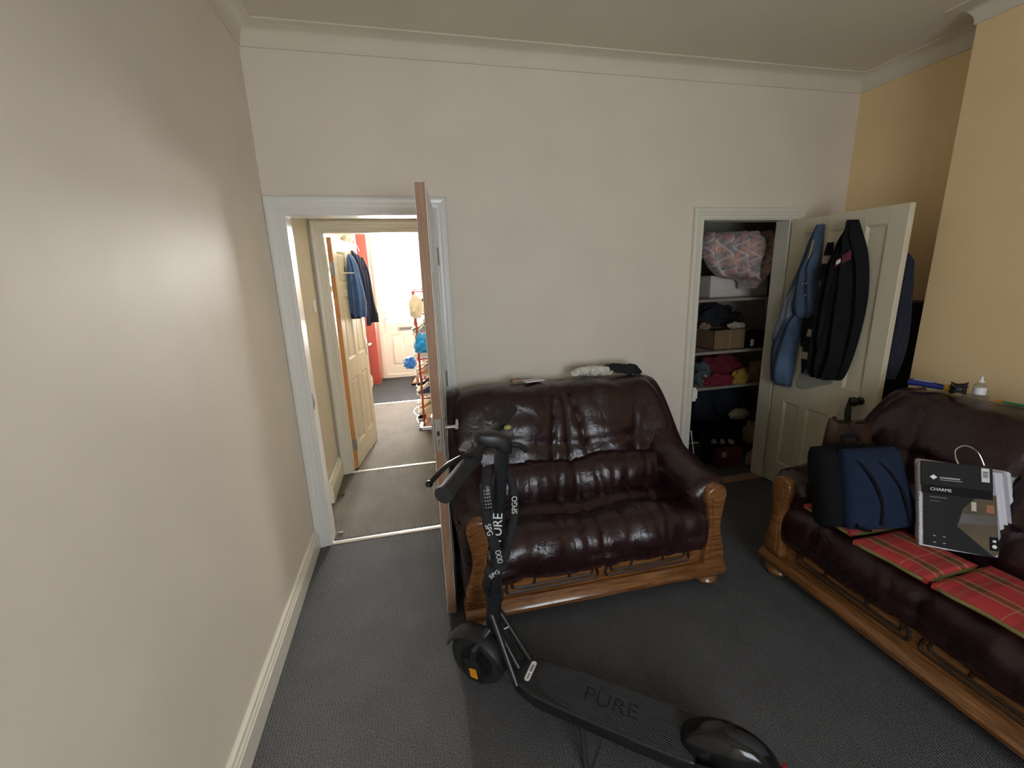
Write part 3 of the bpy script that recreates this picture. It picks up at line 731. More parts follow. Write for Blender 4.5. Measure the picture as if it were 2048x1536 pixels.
    # arms: sections along depth
    for s in (0, 1):
        secs = []
        ys = [0.0125, 0.016, 0.024, 0.036, 0.052, 0.075] + [0.11 + 0.035 * i for i in range(21)]
        for j, y in enumerate(ys):
            top = 0.600 + 0.03 * sstep(0.1, 0.4, y) + 0.33 * sstep(0.36, 0.76, y)
            e = min(1.0, (y - 0.012) / 0.065); q = math.sqrt(max(0, 1 - (1 - e) ** 2))
            inn = -0.185 + 0.05 * sstep(0.40, 0.75, y); out = 0.014 + 0.030 * math.sin(PI * min(1, y / 0.8))
            c = [(0.0, 0.125), (0.004, 0.30), (out * 0.6, 0.44), (out, 0.52 + (top - 0.6) * 0.75), (out * 0.55, top - 0.030), (-0.055, top), (inn * 0.75, top - 0.022), (inn, top - 0.085 - 0.30 * sstep(0.4, 0.75, y)), (inn + 0.02, 0.42), (inn + 0.04, 0.28), (-0.08, 0.125)]
            ring = cr([(0, a, b) for a, b in c], 4, True)
            cx, cz = -0.065, 0.42; rr = []
            for k, p in enumerate(ring):
                a, b = cx + (p.y - cx) * (0.60 + 0.40 * q), cz + (p.z - cz) * (0.72 + 0.28 * q)
                ang = math.atan2(b - 0.5, a + 0.06)
                puck = 0.010 * math.exp(-((y - 0.05) / 0.05) ** 2) * math.sin(ang * 17) * (1 if b > 0.42 else 0)
                puck += 0.007 * noise.noise(Vector((a * 8, y * 7, b * 8 + seed + s)))
                nv = Vector((a - cx, b - cz)).normalized()
                rr.append(Vector(((W + a + nv.x * puck) if s else (-a - nv.x * puck), y, b + nv.y * puck)))
            secs.append(rr)
        m = MB(); m.loft(secs); build('arm', m, LEATHER, t, angle=75)
    return t
sofa('loveseat', 'burgundy leather two seat sofa with honey oak posts against the white wall', 1.33, 2, (0.152, 1.712, 0), math.radians(-0.8), 1)
sofa('long_sofa', 'long burgundy leather sofa along the cream wall carrying the backpack and tartan pads', 2.0, 3, (1.795, 1.735, 0), math.radians(-90), 2)

# ---- things along the loveseat's top edge
SOCKW = mat('white_sock_cotton', (0.60, 0.57, 0.50), 0.95, var=0.2, vscale=20, bump=0.3, bscale=90)
SOCKB = mat('black_sock_cotton', (0.012, 0.012, 0.014), 0.95, bump=0.3, bscale=90)
def sock(name, pts, rad, mt, label, cat='sock', toe=None, group=None):
    m = MB(); P = cr(pts, 9)
    P = [p + Vector((0.006 * noise.noise(Vector((i * 0.9, 1, rad * 50))), 0.010 * noise.noise(Vector((i * 0.8, 5, rad * 50))), 0.008 * noise.noise(Vector((i * 0.7, 9, rad * 50))))) for i, p in enumerate(P)]
    R = [rad * (0.75 + 0.35 * math.sin(PI * (0.15 + 0.7 * i / (len(P) - 1))) + 0.32 * noise.noise(Vector((i * 0.5, rad * 90, 1)))) for i in range(len(P))]
    m.tube(P, R, 12, flat=0.7)
    t = thing(name, label, cat, pts[0], group=group)
    build('foot', m, mt, t, world=True)
    m = MB(); m.tube([P[-3], P[-2], P[-1] + (P[-1] - P[-2]) * 0.6], [R[-1] * 1.12] * 3, 12, flat=0.7); build('cuff', m, mt, t, world=True)
    return t
ZT = 1.0
sock('white_sock', [(0.975, 2.47, ZT + 0.018), (1.02, 2.45, ZT + 0.028), (1.055, 2.47, ZT + 0.02), (1.09, 2.43, ZT + 0.016)], 0.028, SOCKW, 'crumpled off white sock lying on the loveseat back', )
sock('white_sock', [(1.07, 2.46, ZT + 0.020), (1.11, 2.47, ZT + 0.026), (1.15, 2.45, ZT + 0.018), (1.19, 2.44, ZT + 0.010)], 0.026, SOCKW, 'off white sock on the loveseat back touching the black sock')
sock('black_sock', [(1.19, 2.47, ZT + 0.030), (1.25, 2.47, ZT + 0.026), (1.31, 2.46, ZT + 0.016), (1.40, 2.45, ZT + 0.004)], 0.030, SOCKB, 'crumpled black sock on the loveseat back')
m = MB(); m.box(-0.06, 0.06, -0.045, 0.045, 0, 0.006, 0.001, 1)
one('envelope', m, mat('white_paper', (0.75, 0.74, 0.78), 0.7), 'white envelope lying on the loveseat back', 'envelope', (0.69, 2.44, ZT - 0.004), (math.radians(-4), 0, math.radians(8)), smooth=False)
m = MB(); m.box(-0.035, 0.03, -0.02, 0.02, 0, 0.018, 0.006)
one('leather_wallet', m, mat('tan_card', (0.30, 0.20, 0.13), 0.7), 'small tan wallet beside the white envelope', 'wallet', (0.60, 2.47, ZT - 0.008), (0, 0, 0.2))

# ================================================================== THINGS ON THE LONG SOFA
TART = tartan_mat(); PIPE = mat('olive_piping', (0.20, 0.17, 0.05), 0.9)
def seat_pad(name, c, w, d, rz, label, tilt=(0, 0), h=0.042, seed=0):
    t = thing(name, label, 'cushion', c, (tilt[0], tilt[1], rz), group='tartan seat pads')
    m = MB(); m.pillow(w, d, h, 20, 6, fn=lambda x, y: 0.006 * noise.noise(Vector((x * 9, y * 9, seed))), edge=0.45); build('pad', m, TART, t, angle=60)
    q = cr([(-w / 2 + 0.01, -d / 2 + 0.01, 0), (0, -d / 2 + 0.004, 0), (w / 2 - 0.01, -d / 2 + 0.01, 0), (w / 2 - 0.004, 0, 0), (w / 2 - 0.01, d / 2 - 0.01, 0), (0, d / 2 - 0.004, 0), (-w / 2 + 0.01, d / 2 - 0.01, 0), (-w / 2 + 0.004, 0, 0)], 6, True)
    m = MB(); m.tube(q + q[:1], 0.007, 6); build('piping', m, PIPE, t)
    return t
seat_pad('seat_pad', (1.868, 1.115, 0.482), 0.28, 0.26, math.radians(4), 'red tartan seat pad lying flat in front of the blue backpack', (0, math.radians(2)), seed=1)
seat_pad('seat_pad', (1.905, 0.825, 0.482), 0.33, 0.29, math.radians(4), 'red tartan seat pad on the open stretch of sofa past the boxed blanket', (0, math.radians(2)), seed=5)
seat_pad('seat_pad', (1.915, 1.395, 0.480), 0.29, 0.25, math.radians(-4), 'red tartan seat pad pinned under the blue backpack', (0, math.radians(2)), seed=9)

# backpack
NAVY = mat('navy_canvas', (0.013, 0.023, 0.050), 0.9, spec=0.15, var=0.15, vscale=14, bump=0.25, bscale=160)
BLKC = mat('black_canvas', (0.007, 0.007, 0.008), 0.9, spec=0.12, bump=0.25, bscale=120)
bp = thing('backpack', 'navy blue backpack with black piping leaning on the sofa arm', 'backpack', (1.893, 1.288, 0.505), (0, 0, 0))
e1 = Vector((0.30, -0.05, 0.0)).normalized()     # across the front, away from the arm
eu = Vector((0.0, 0.115, 0.33)).normalized()      # up, leaning back on the arm and backrest
ef = e1.cross(eu).normalized()                    # towards the room / camera
FB = frame((0, 0, 0), e1, -ef, eu)
def shell(w0, w1, h, d, x_off, y0, bulge, nu=16, nv=14, sq=3.5):
    secs = []
    for j in range(nv + 1):
        t = j / nv; z = h * t; ww = w0 + (w1 - w0) * t
        r = 1.0
        if t < 0.10: r = 0.82 + 0.18 * math.sin(t / 0.10 * PI / 2)
        if t > 0.80: r = 0.55 + 0.45 * math.cos((t - 0.80) / 0.20 * PI / 2) ** 0.7 if t < 1 else 0.50
        ring = []
        for k in range(nu * 2):
            a = 2 * PI * k / (nu * 2); c, s = math.cos(a), math.sin(a)
            c = math.copysign(abs(c) ** (2 / sq), c); s = math.copysign(abs(s) ** (2 / sq), s)
            x = x_off + c * ww / 2 * (0.9 + 0.1 * r); y = y0 + s * d / 2 * r
            y -= bulge * max(0, -s) * (1 - abs(c) ** 2) * math.sin(PI * min(1, t * 0.9 + 0.1))
            k2 = 0.010 * noise.noise(Vector((c * 2, t * 4, y0 * 9 + s)))
            ring.append(Vector((x, y + k2, z)))
        secs.append(ring)
    m = MB(); m.loft(secs); return m
def inB(mb): 
    mb.bm.transform(FB); return mb
build('main_body', inB(shell(0.33, 0.29, 0.345, 0.15, -0.035, 0.06, 0.01)), BLKC, bp, angle=60)
build('front_pocket', inB(shell(0.315, 0.25, 0.335, 0.09, 0.01, -0.025, 0.03)), NAVY, bp, angle=60)
for xa, xb in ((-0.095, -0.04), (-0.02, 0.085)):
    pts = []
    for i in range(9):
        t = i / 8; x = xb + (xa - xb) * t + 0.025 * math.sin(PI * t); z = 0.02 + 0.295 * t
        pts.append((x, -0.073 - 0.031 * math.sin(PI * min(1, t * 0.9 + 0.1)) * (1 - (x / 0.14) ** 2) + (0.03 * max(0, t - 0.82) / 0.18), z))
    m = MB(); m.tube(cr(pts, 3), 0.0065, 8); build('piping', inB(m), BLKC, bp)
m = MB(); m.tube(cr([(-0.04, 0.04, 0.36), (-0.03, 0.05, 0.385), (0.03, 0.05, 0.385), (0.04, 0.04, 0.36)], 5), 0.008, 8); build('grab_loop', inB(m), BLKC, bp)
for sx in (-1, 1):
    m = MB(); m.tube(cr([(sx * 0.08, 0.10, 0.34), (sx * 0.10, 0.125, 0.26), (sx * 0.11, 0.125, 0.14), (sx * 0.12, 0.10, 0.03)], 6), [0.022] * 19, 8, flat=0.35); build('shoulder_strap', inB(m), BLKC, bp)
m = MB(); m.tube(cr([(-0.12, -0.05, 0.03), (-0.13, -0.075, 0.008), (-0.10, -0.10, 0.004)], 5), 0.006, 6); build('side_strap', inB(m), BLKC, bp)

# brown crumpled bag behind the backpack on the arm
BRN = mat('brown_faux_leather', (0.045, 0.022, 0.011), 0.6, spec=0.25, var=0.6, vscale=9, bump=0.4, bscale=30)
hb = thing('handbag', 'brown crumpled leather bag behind the blue backpack', 'bag', (2.16, 1.665, 0.628), (0, 0, math.radians(-12)))
secs = []
for j in range(9):
    t = j / 8; ring = []
    for k in range(28):
        a = 2 * PI * k / 28; c, s = math.cos(a), math.sin(a)
        c2 = math.copysign(abs(c) ** 0.6, c); w_ = 0.115 * (1 + 0.06 * math.sin(3 * t)); d_ = 0.06 * (1 - 0.75 * t)
        z = 0.19 * t + (0.035 * max(0, abs(c2) - 0.5) * 2 * t ** 3 if c < 0 else 0.0) + 0.015 * noise.noise(Vector((c * 3, s * 3, t * 2))) * t
        ring.append(Vector((w_ * c2, d_ * s + 0.012 * noise.noise(Vector((c * 3, t * 4, 2))), z)))
    secs.append(ring)
m = MB(); m.loft(secs); build('body', m, BRN, hb, angle=50)
m = MB(); m.tube(cr([(0.07, 0, 0.18), (0.05, -0.02, 0.21), (0.0, -0.025, 0.205), (-0.02, -0.02, 0.18)], 5), 0.006, 6); build('handle', m, BRN, hb)

# folded blanket in hanger packaging
bl = thing('blanket_pack', 'new folded white fleece blanket in dark card packaging with a hanger hook', 'blanket', (1.925, 1.130, 0.497))
q1 = Vector((0.215, -0.15, 0.0)).normalized(); qu = Vector((0.09, 0.12, 0.33)).normalized(); qn = q1.cross(qu).normalized(); qu = qn.cross(q1) * -1 if False else qu
QB = frame((0, 0, 0), q1, -qn, qu)     # local x across, local -y towards the viewer, z up
def inQ(mb): mb.bm.transform(QB); return mb
FL = [mat('white_fleece', (0.70, 0.70, 0.74), 0.95, bump=0.6, bscale=140), mat('lilac_grey_fleece', (0.42, 0.40, 0.48), 0.95, bump=0.6, bscale=140), mat('beige_fleece', (0.50, 0.44, 0.40), 0.95, bump=0.6, bscale=140)]
for i in range(7):
    y = 0.012 + 0.0125 * i; x1 = 0.242 + 0.019 * i - (0.010 if i == 6 else 0); z1 = 0.335 + 0.004 * i
    m = MB(); m.box(0.004 * i - 0.004 * (i % 2), x1, y - 0.0085, y + 0.0085, 0.004 * (i % 3), z1, 0.0083, 3)
    for v in m.bm.verts:
        c = max(0, v.co.x - x1 + 0.07) / 0.07 * max(0, v.co.z - z1 + 0.07) / 0.07
        v.co.x -= 0.02 * c; v.co.z -= 0.02 * c
    build('fold', inQ(m), FL[(0, 1, 0, 0, 1, 0, 2)[i]], bl, angle=60)
CARD = mat('charcoal_card', (0.018, 0.018, 0.019), 0.75, spec=0.25); CARDB = mat('black_card', (0.004, 0.004, 0.0045), 0.7, spec=0.2)
m = MB(); m.box(0.002, 0.225, -0.009, -0.002, 0.245, 0.345, 0.003, 2); bc = build('card_header', inQ(m), CARD, bl, False)
m = MB(); m.box(0.004, 0.222, -0.0105, -0.0088, 0.215, 0.250); build('name_band', inQ(m), CARDB, bl, False)
m = MB(); m.prism([(0.012, -0.004, 0.01), (0.225, -0.004, 0.0), (0.215, -0.004, 0.008), (0.115, -0.004, 0.10), (0.135, -0.004, 0.17), (0.18, -0.004, 0.225), (0.012, -0.004, 0.225)], (0, 0.003, 0)); build('print_panel', inQ(m), CARD, bl, False)
PHO = mat('brown_room_print', (0.07, 0.052, 0.032), 0.6, col2=(0.13, 0.095, 0.055), vscale=9, spec=0.25)
m = MB(); m.prism([(0.225, -0.0032, 0.0), (0.238, -0.0032, 0.02), (0.236, -0.0032, 0.235), (0.185, -0.0032, 0.235), (0.13, -0.0032, 0.17), (0.11, -0.0032, 0.10)], (0, 0.003, 0)); build('photo_panel', inQ(m), PHO, bl, False)
m = MB(); m.prism([(0.12, -0.0042, 0.11), (0.234, -0.0042, 0.12), (0.234, -0.0042, 0.155), (0.13, -0.0042, 0.15)], (0, 0.001, 0)); build('printed_sofa', inQ(m), mat('print_dark_brown', (0.05, 0.032, 0.02), 0.4), bl, False)
m = MB(); m.box(0.16, 0.175, -0.0042, -0.0033, 0.165, 0.20); build('printed_lamp', inQ(m), mat('print_cream', (0.5, 0.46, 0.36), 0.5), bl, False)
m = MB(); m.box(0.205, 0.228, -0.0042, -0.0033, 0.165, 0.195); build('printed_picture', inQ(m), mat('print_orange', (0.30, 0.10, 0.03), 0.5), bl, False)
m = MB(); m.box(0.212, 0.236, -0.0062, -0.003, 0.025, 0.075); build('care_sticker', inQ(m), CARDB, bl, False)
m = MB(); m.lathe([(0.001, 0), (0.007, 0), (0.007, 0.001), (0.001, 0.001)], 14, Matrix.Translation((0.224, -0.0062, 0.040)) @ Matrix.Rotation(PI / 2, 4, 'X')); m.box(0.219, 0.229, -0.0072, -0.006, 0.056, 0.064); build('sticker_mark', inQ(m), WHITEP, bl, False)
m = MB(); m.prism([(0.030, -0.0098, 0.282), (0.042, -0.0098, 0.272), (0.054, -0.0098, 0.282), (0.042, -0.0098, 0.292)], (0, 0.002, 0)); build('diamond_logo', inQ(m), WHITEP, bl, False)
lbl = mat('pale_print', (0.35, 0.35, 0.35), 0.6)
m = MB(); m.box(0.062, 0.125, -0.0096, -0.0088, 0.279, 0.285); m.box(0.062, 0.132, -0.0096, -0.0088, 0.272, 0.2745); build('maker_line', inQ(m), lbl, bl, False)
text('name_lettering', 'CHARME', 0.017, WHITEP, bl, QB @ Matrix.Translation((0.03, -0.0109, 0.233)) @ Matrix.Rotation(PI / 2, 4, 'X'), align='LEFT')
m = MB(); m.box(0.030, 0.085, -0.0052, -0.0038, 0.200, 0.205); m.box(0.032, 0.065, -0.0052, -0.0038, 0.185, 0.188); build('small_print', inQ(m), mat('grey_print', (0.10, 0.10, 0.10), 0.6), bl, False)
m = MB()
for a, b in ((0.045, 0.05), (0.075, 0.05), (0.045, 0.025), (0.075, 0.025)):
    m.prism([(a - 0.006, -0.0052, b), (a, -0.0052, b + 0.003), (a + 0.006, -0.0052, b), (a, -0.0052, b - 0.002)], (0, 0.0014, 0))
build('wash_symbols', inQ(m), lbl, bl, False)
m = MB(); m.box(0.190, 0.214, -0.0102, -0.0085, 0.282, 0.336); pt = build('price_label', inQ(m), mat('label_white', (0.68, 0.68, 0.66), 0.5), bl, False)
m = MB()
for k in range(7): m.box(0.194, 0.210, -0.0106, -0.0100, 0.298 + k * 0.004, 0.2995 + k * 0.004 + 0.0006 * (k % 3))
build('barcode', inQ(m), CARDB, bl, False)
m = MB(); m.tube(cr([(0.13, -0.003, 0.33), (0.115, -0.003, 0.37), (0.120, -0.003, 0.405), (0.15, -0.003, 0.42), (0.19, 0.01, 0.40), (0.215, 0.02, 0.345)], 7), 0.0028, 8); build('hanger_hook', inQ(m), CHROME, bl)

# ---- odds and ends along the long sofa's back
ZS = 0.992
BLU = mat('blue_plastic', (0.015, 0.030, 0.20), 0.4)
t = thing('hand_tool', 'blue plastic hand tool with a yellow tip on the long sofa back', 'tool', (2.50, 1.585, ZS), (0, 0, math.radians(-78)))
m = MB(); m.tube(cr([(-0.07, 0, 0.020), (-0.04, 0, 0.024), (0.02, 0, 0.022), (0.075, 0, 0.020)], 5), [0.014, 0.02, 0.022, 0.022, 0.022, 0.022, 0.021, 0.02, 0.02, 0.02, 0.02, 0.02, 0.019, 0.018, 0.017, 0.016], 12, flat=0.8); build('body', m, BLU, t)
m = MB(); m.box(-0.05, 0.03, -0.012, 0.012, 0.036, 0.042, 0.004); build('grip_insert', m, mat('pale_grey_plastic', (0.45, 0.45, 0.50), 0.5), t)
m = MB(); m.tube([(0.075, 0, 0.020), (0.09, 0, 0.020), (0.105, 0, 0.018)], [0.017, 0.019, 0.013], 12); build('tip', m, mat('yellow_plastic', (0.65, 0.38, 0.02), 0.4), t)
m = MB()
pts = []
for i in range(60):
    a = i * 0.62; pts.append((0.030 * math.cos(a) * (1 + 0.2 * math.sin(i)), 0.026 * math.sin(a), 0.012 + 0.0008 * i + 0.006 * math.sin(i * 1.3)))
m.tube(pts, 0.004, 6); one('cable_bundle', m, BLACK, 'small bundle of black cable beside the yellow tipped tool', 'cable', (2.49, 1.445, ZS), (0, 0, 0))
t = thing('bottle', 'small clear bottle with a white label on the long sofa back', 'bottle', (2.55, 1.40, ZS))
CLEAR = glass_mat('clear_plastic', (0.9, 0.92, 0.95), haze=0.12)
m = MB(); m.lathe([(0.001, 0), (0.020, 0), (0.022, 0.004), (0.022, 0.055), (0.014, 0.066), (0.010, 0.070), (0.001, 0.070)], 18); build('body', m, CLEAR, t)
m = MB(); m.lathe([(0.001, 0.070), (0.011, 0.070), (0.011, 0.074), (0.006, 0.080), (0.005, 0.098), (0.001, 0.099)], 14); build('cap', m, WHITEP, t)
m = MB(); m.lathe([(0.0222, 0.012), (0.0228, 0.012), (0.0228, 0.046), (0.0222, 0.046)], 18); build('label', m, WHITEP, t)
m = MB(); m.pillow(0.12, 0.09, 0.012, 10, 4, fn=lambda x, y: 0.008 * noise.noise(Vector((x * 40, y * 40, 2)))); one('plastic_packet', m, CLEAR, 'crinkled clear plastic packet in front of the small bottle', 'packet', (2.47, 1.37, ZS + 0.004), (0, math.radians(-12), 0.4))
t = thing('pen', 'green pen with an orange end lying on the long sofa back', 'pen', (2.53, 1.23, ZS + 0.006), (0, 0, math.radians(-80)))
m = MB(); m.tube([(-0.07, 0, 0), (0.05, 0, 0), (0.065, 0, 0)], [0.006, 0.006, 0.003], 8); build('barrel', m, mat('green_plastic', (0.03, 0.16, 0.06), 0.4), t)
m = MB(); m.tube([(-0.085, 0, 0), (-0.069, 0, 0)], 0.0065, 8); build('end_cap', m, mat('orange_plastic', (0.6, 0.16, 0.03), 0.4), t)
m = MB(); m.box(-0.06, 0.06, -0.03, 0.03, 0, 0.012, 0.004); one('slim_case', m, mat('dark_green_card', (0.02, 0.06, 0.04), 0.5), 'thin dark green case lying past the green pen', 'case', (2.50, 1.10, ZS - 0.002), (0, 0, math.radians(-85)))

# ================================================================== ELECTRIC SCOOTER
SO = Vector((0.52, 1.14, 0.0))
sa = Vector((-0.77, 0.638, 0)).normalized(); sl = Vector((-sa.y, sa.x, 0)); LEAN = math.radians(4.5)
su = (Vector((0, 0, 1)) * math.cos(LEAN) + sl * math.sin(LEAN)).normalized(); sl2 = su.cross(sa)
SM = frame((SO.x - sl.x * 0.015, SO.y - sl.y * 0.015, 0.0), sa, sl2, su)
sc = thing('electric_scooter', 'black folding electric scooter parked on its kickstand', 'scooter', SO)
def sp_(mb): mb.bm.transform(SM); return mb
def sb(name, mb, mt, parent=None, **k): return build(name, mb, mt, parent or sc, world=True, **k)
# deck
def deck_outline(w, f0, f1, grow=0.0):
    pts = []
    for f, l in ((f0, -w * 0.94), (f0 + 0.10, -w), (0.0, -w), (f1 - 0.148, -w * 0.98), (f1 - 0.073, -w * 0.80), (f1 - 0.018, -w * 0.52), (f1, 0), (f1 - 0.018, w * 0.52), (f1 - 0.073, w * 0.80), (f1 - 0.148, w * 0.98), (0.0, w), (f0 + 0.10, w), (f0, w * 0.94)):
        pts.append((f + (grow if f > 0 else -grow), l + math.copysign(grow, l), 0))
    return [Vector(p) for p in cr(pts, 4)]
o1 = deck_outline(0.084, -0.34, 0.318)
m = MB(); m.prism([(p.x, p.y, 0.088) for p in o1], (0, 0, 0.060), 0.012, 3); sb('deck', sp_(m), BLACKM, angle=35)
DM = mat('ribbed_deck_rubber', (0.030, 0.032, 0.036), 0.6)
nt, b_ = node_chain(DM); tcx = nt.nodes.new('ShaderNodeTexCoord'); wv = nt.nodes.new('ShaderNodeTexWave'); wv.wave_type = 'BANDS'; wv.bands_direction = 'DIAGONAL'; wv.inputs['Scale'].default_value = 60; wv.inputs['Distortion'].default_value = 0.3
nt.links.new(tcx.outputs['Object'], wv.inputs[0]); bpn = nt.nodes.new('ShaderNodeBump'); bpn.inputs['Strength'].default_value = 0.8; bpn.inputs['Distance'].default_value = 0.003
nt.links.new(wv.outputs[1], bpn.inputs['Height']); nt.links.new(bpn.outputs[0], b_.inputs['Normal'])
o2 = [p for p in deck_outline(0.076, -0.33, 0.212)]
m = MB(); m.prism([(p.x, p.y, 0.148) for p in o2], (0, 0, 0.003), 0.001, 1); dk = sb('deck_mat', sp_(m), DM, angle=35)
m = MB()
pl = [Vector((0.255 + 0.038 * math.cos(a) * 0.28, 0.0, 0)) for a in (0,)]
pill = []
for k in range(16):
    a = 2 * PI * k / 16; pill.append((0.244 + 0.011 * math.cos(a), -0.004 + (0.032 if math.sin(a) > 0 else -0.032) + 0.011 * math.sin(a), 0.1494))
m.prism(pill, (0, 0, 0.0006)); sb('white_label', sp_(m), WHITEP)
text('label_print', 'EKFV', 0.013, BLACK, sc, Matrix.Translation(-SO) @ SM @ Matrix.Translation((0.244, -0.004, 0.1502)) @ Matrix.Rotation(PI / 2, 4, 'Z'), ext=0.0002) if False else None
m = MB()
for k in range(5): m.box(0.239, 0.249, -0.030 + k * 0.006, -0.0265 + k * 0.006, 0.1499, 0.1503)
for k in range(3): m.box(0.241, 0.247, 0.008 + k * 0.008, 0.0125 + k * 0.008, 0.1499, 0.1503)
sb('label_print', sp_(m), BLACK, smooth=False)
FAINT = mat('worn_grey_print', (0.011, 0.011, 0.011), 0.85)
text('deck_lettering', 'PURE', 0.075, FAINT, sc, Matrix.Translation(-SO) @ SM @ Matrix.Translation((-0.06, 0.0, 0.1514)) @ Matrix.Rotation(PI, 4, 'Z'), ext=0.0002, sx=1.1)
m = MB(); m.box(-0.30, 0.20, -0.062, 0.062, 0.070, 0.092, 0.006); sb('battery_tray', sp_(m), BLACK)
# rear wheel and fender
def wheel(f, l, name, R=0.120, r=0.030):
    m = MB(); secs = []
    for k in range(40):
        a = 2 * PI * k / 40; c, s = math.cos(a), math.sin(a)
        secs.append([Vector((f + (R - r + r * math.cos(q)) * c, l + r * 1.05 * math.sin(q), R + (R - r + r * math.cos(q)) * s)) for q in [2 * PI * j / 12 for j in range(12)]])
    m.loft(secs, True, False, loop=True); ty = sb(name + '_tyre', sp_(m), RUBBER)
    m = MB(); m.lathe([(0.001, -0.028), (0.03, -0.028), (0.045, -0.020), (0.085, -0.018), (0.092, 0), (0.085, 0.018), (0.045, 0.020), (0.03, 0.028), (0.001, 0.028)], 28, Matrix.Translation((f, l, R)) @ Matrix.Rotation(PI / 2, 4, 'X')); sb(name + '_hub', sp_(m), BLACK)
wheel(-0.445, 0.0, 'rear'); wheel(0.475, 0.0, 'front')
m = MB(); secs = []
for k in range(17):
    a = math.radians(8 + 165 * k / 16); R0 = 0.142
    f, z = -0.430 + R0 * 1.06 * math.cos(a), 0.105 + R0 * 0.92 * math.sin(a)
    ww = 0.060 - 0.010 * (k / 16); ring = []
    for q in range(15):
        u = -1 + 2 * q / 14; drop = 0.030 * u ** 4 + 0.008 * u * u
        ring.append(Vector((f - drop * math.cos(a), ww * u, z - drop * max(0.3, math.sin(a)))))
    for q in range(15):
        u = 1 - 2 * q / 14; drop = 0.030 * u ** 4 + 0.008 * u * u + 0.004
        ring.append(Vector((f - drop * math.cos(a), (ww - 0.003) * u, z - drop * max(0.3, math.sin(a)))))
    secs.append(ring)
m.loft(secs); sb('rear_fender', sp_(m), mat('gloss_black', (0.010, 0.010, 0.011), 0.16), angle=60)
m = MB(); m.box(-0.586, -0.574, -0.028, 0.028, 0.125, 0.155, 0.004); sb('tail_light', sp_(m), mat('red_lens', (0.35, 0.01, 0.02), 0.2))
for s in (-1, 1):
    m = MB(); m.prism([(-0.34, s * 0.062, 0.085), (-0.34, s * 0.062, 0.135), (-0.42, s * 0.062, 0.145), (-0.475, s * 0.062, 0.128), (-0.475, s * 0.062, 0.10)], (0, s * 0.012, 0), 0.003); sb('rear_dropout', sp_(m), BLACKM, angle=30)
# kickstand on the left
m = MB(); m.tube([(0.02, 0.075, 0.085), (-0.005, 0.13, 0.045), (-0.025, 0.160, 0.012)], [0.009, 0.008, 0.008], 8); m.box(-0.045, -0.005, 0.148, 0.176, 0.006, 0.014, 0.003); m.tube([(-0.05, 0.085, 0.085), (-0.04, 0.14, 0.045), (-0.028, 0.158, 0.014)], 0.004, 6); sb('kickstand', sp_(m), BLACKM)
# front end: stem from base to top (leaning back and to its stand side)
sb0 = Vector((0.228, 1.425, 0.36)); sb1 = Vector((0.250, 1.250, 1.105)); sd = (sb1 - sb0).normalized()
wc = SM @ Vector((0.475, 0.0, 0.120))
m = MB(); m.tube([sb0 - sd * 0.10, sb0 + sd * 0.06, sb0 + sd * 0.10], [0.030, 0.030, 0.026], 16); m.tube([sb0 + sd * 0.055, sb0 + sd * 0.085], 0.036, 16); sb('head_tube', m, BLACKM)
m = MB(); m.tube([sb0 + sd * 0.09, sb1 - sd * 0.02], [0.0235, 0.0225], 18); sb('stem', m, BLACKM)
m = MB(); q0 = sb0 + sd * 0.10 - Vector((0.034, 0.012, 0)); m.tube(cr([q0, q0 + sd * 0.05 - Vector((0.006, 0, 0)), q0 + sd * 0.10], 4), [0.010, 0.011, 0.012, 0.012, 0.012, 0.012, 0.012, 0.011, 0.009], 8); sb('folding_latch', m, BLACK)
# fork legs and crown
m = MB(); crown = sb0 - sd * 0.10
for s in (-1, 1):
    ax = wc + sl2 * (0.045 * s)
    m.tube([crown + sl2 * (0.030 * s), ax + su * 0.09 - sa * 0.02, ax], [0.017, 0.016, 0.015], 10)
m.tube([crown + sl2 * 0.036, crown - sl2 * 0.036], 0.024, 12); sb('fork', m, BLACKM)
m = MB(); secs = []
for k in range(13):
    a = math.radians(25 + 150 * k / 12); R0 = 0.140; ring = []
    for q in range(9):
        u = -1 + 2 * q / 8; ring.append(Vector((0.475 + (R0 - 0.012 * u * u) * math.cos(a), 0.042 * u, 0.12 + (R0 - 0.012 * u * u) * math.sin(a))))
    for q in range(9):
        u = 1 - 2 * q / 8; ring.append(Vector((0.475 + (R0 - 0.004 - 0.012 * u * u) * math.cos(a), 0.039 * u, 0.12 + (R0 - 0.004 - 0.012 * u * u) * math.sin(a))))
    secs.append(ring)
m.loft(secs); sb('front_fender', sp_(m), BLACK, angle=60)
m = MB(); m.prism([(0.445, 0.060, 0.085), (0.475, 0.060, 0.085), (0.480, 0.060, 0.125), (0.450, 0.060, 0.130)], (0, 0.005, 0), 0.001, 1); sb('orange_reflector', sp_(m), mat('orange_reflector', (0.75, 0.30, 0.01), 0.3))
m = MB(); m.prism([(0.43, 0.046, 0.06), (0.50, 0.046, 0.06), (0.505, 0.046, 0.16), (0.435, 0.046, 0.17)], (0, 0.014, 0), 0.004); sb('axle_cover', sp_(m), BLACK, angle=30)
# twin struts from the head tube to the deck nose
for s, e in ((1, SM @ Vector((0.275, 0.058, 0.135))), (-1, SM @ Vector((0.270, -0.055, 0.140)))):
    m = MB(); st = sb0 - sd * 0.02 + sl2 * (0.020 * s); m.tube([st, e], 0.013, 12); sb('strut', m, BLACKM)
m = MB(); e = SM @ Vector((0.285, 0.0, 0.13)); m.tube([sb0 - sd * 0.085, e], 0.012, 10); sb('lower_strut', m, BLACKM)
m = MB(); a0 = sb0 - sd * 0.05; m.tube([a0 + Vector((0.03, -0.05, -0.03)), a0 + Vector((0.05, -0.045, -0.028))], 0.002, 6); sb('cable_tie', m, WHITEP)
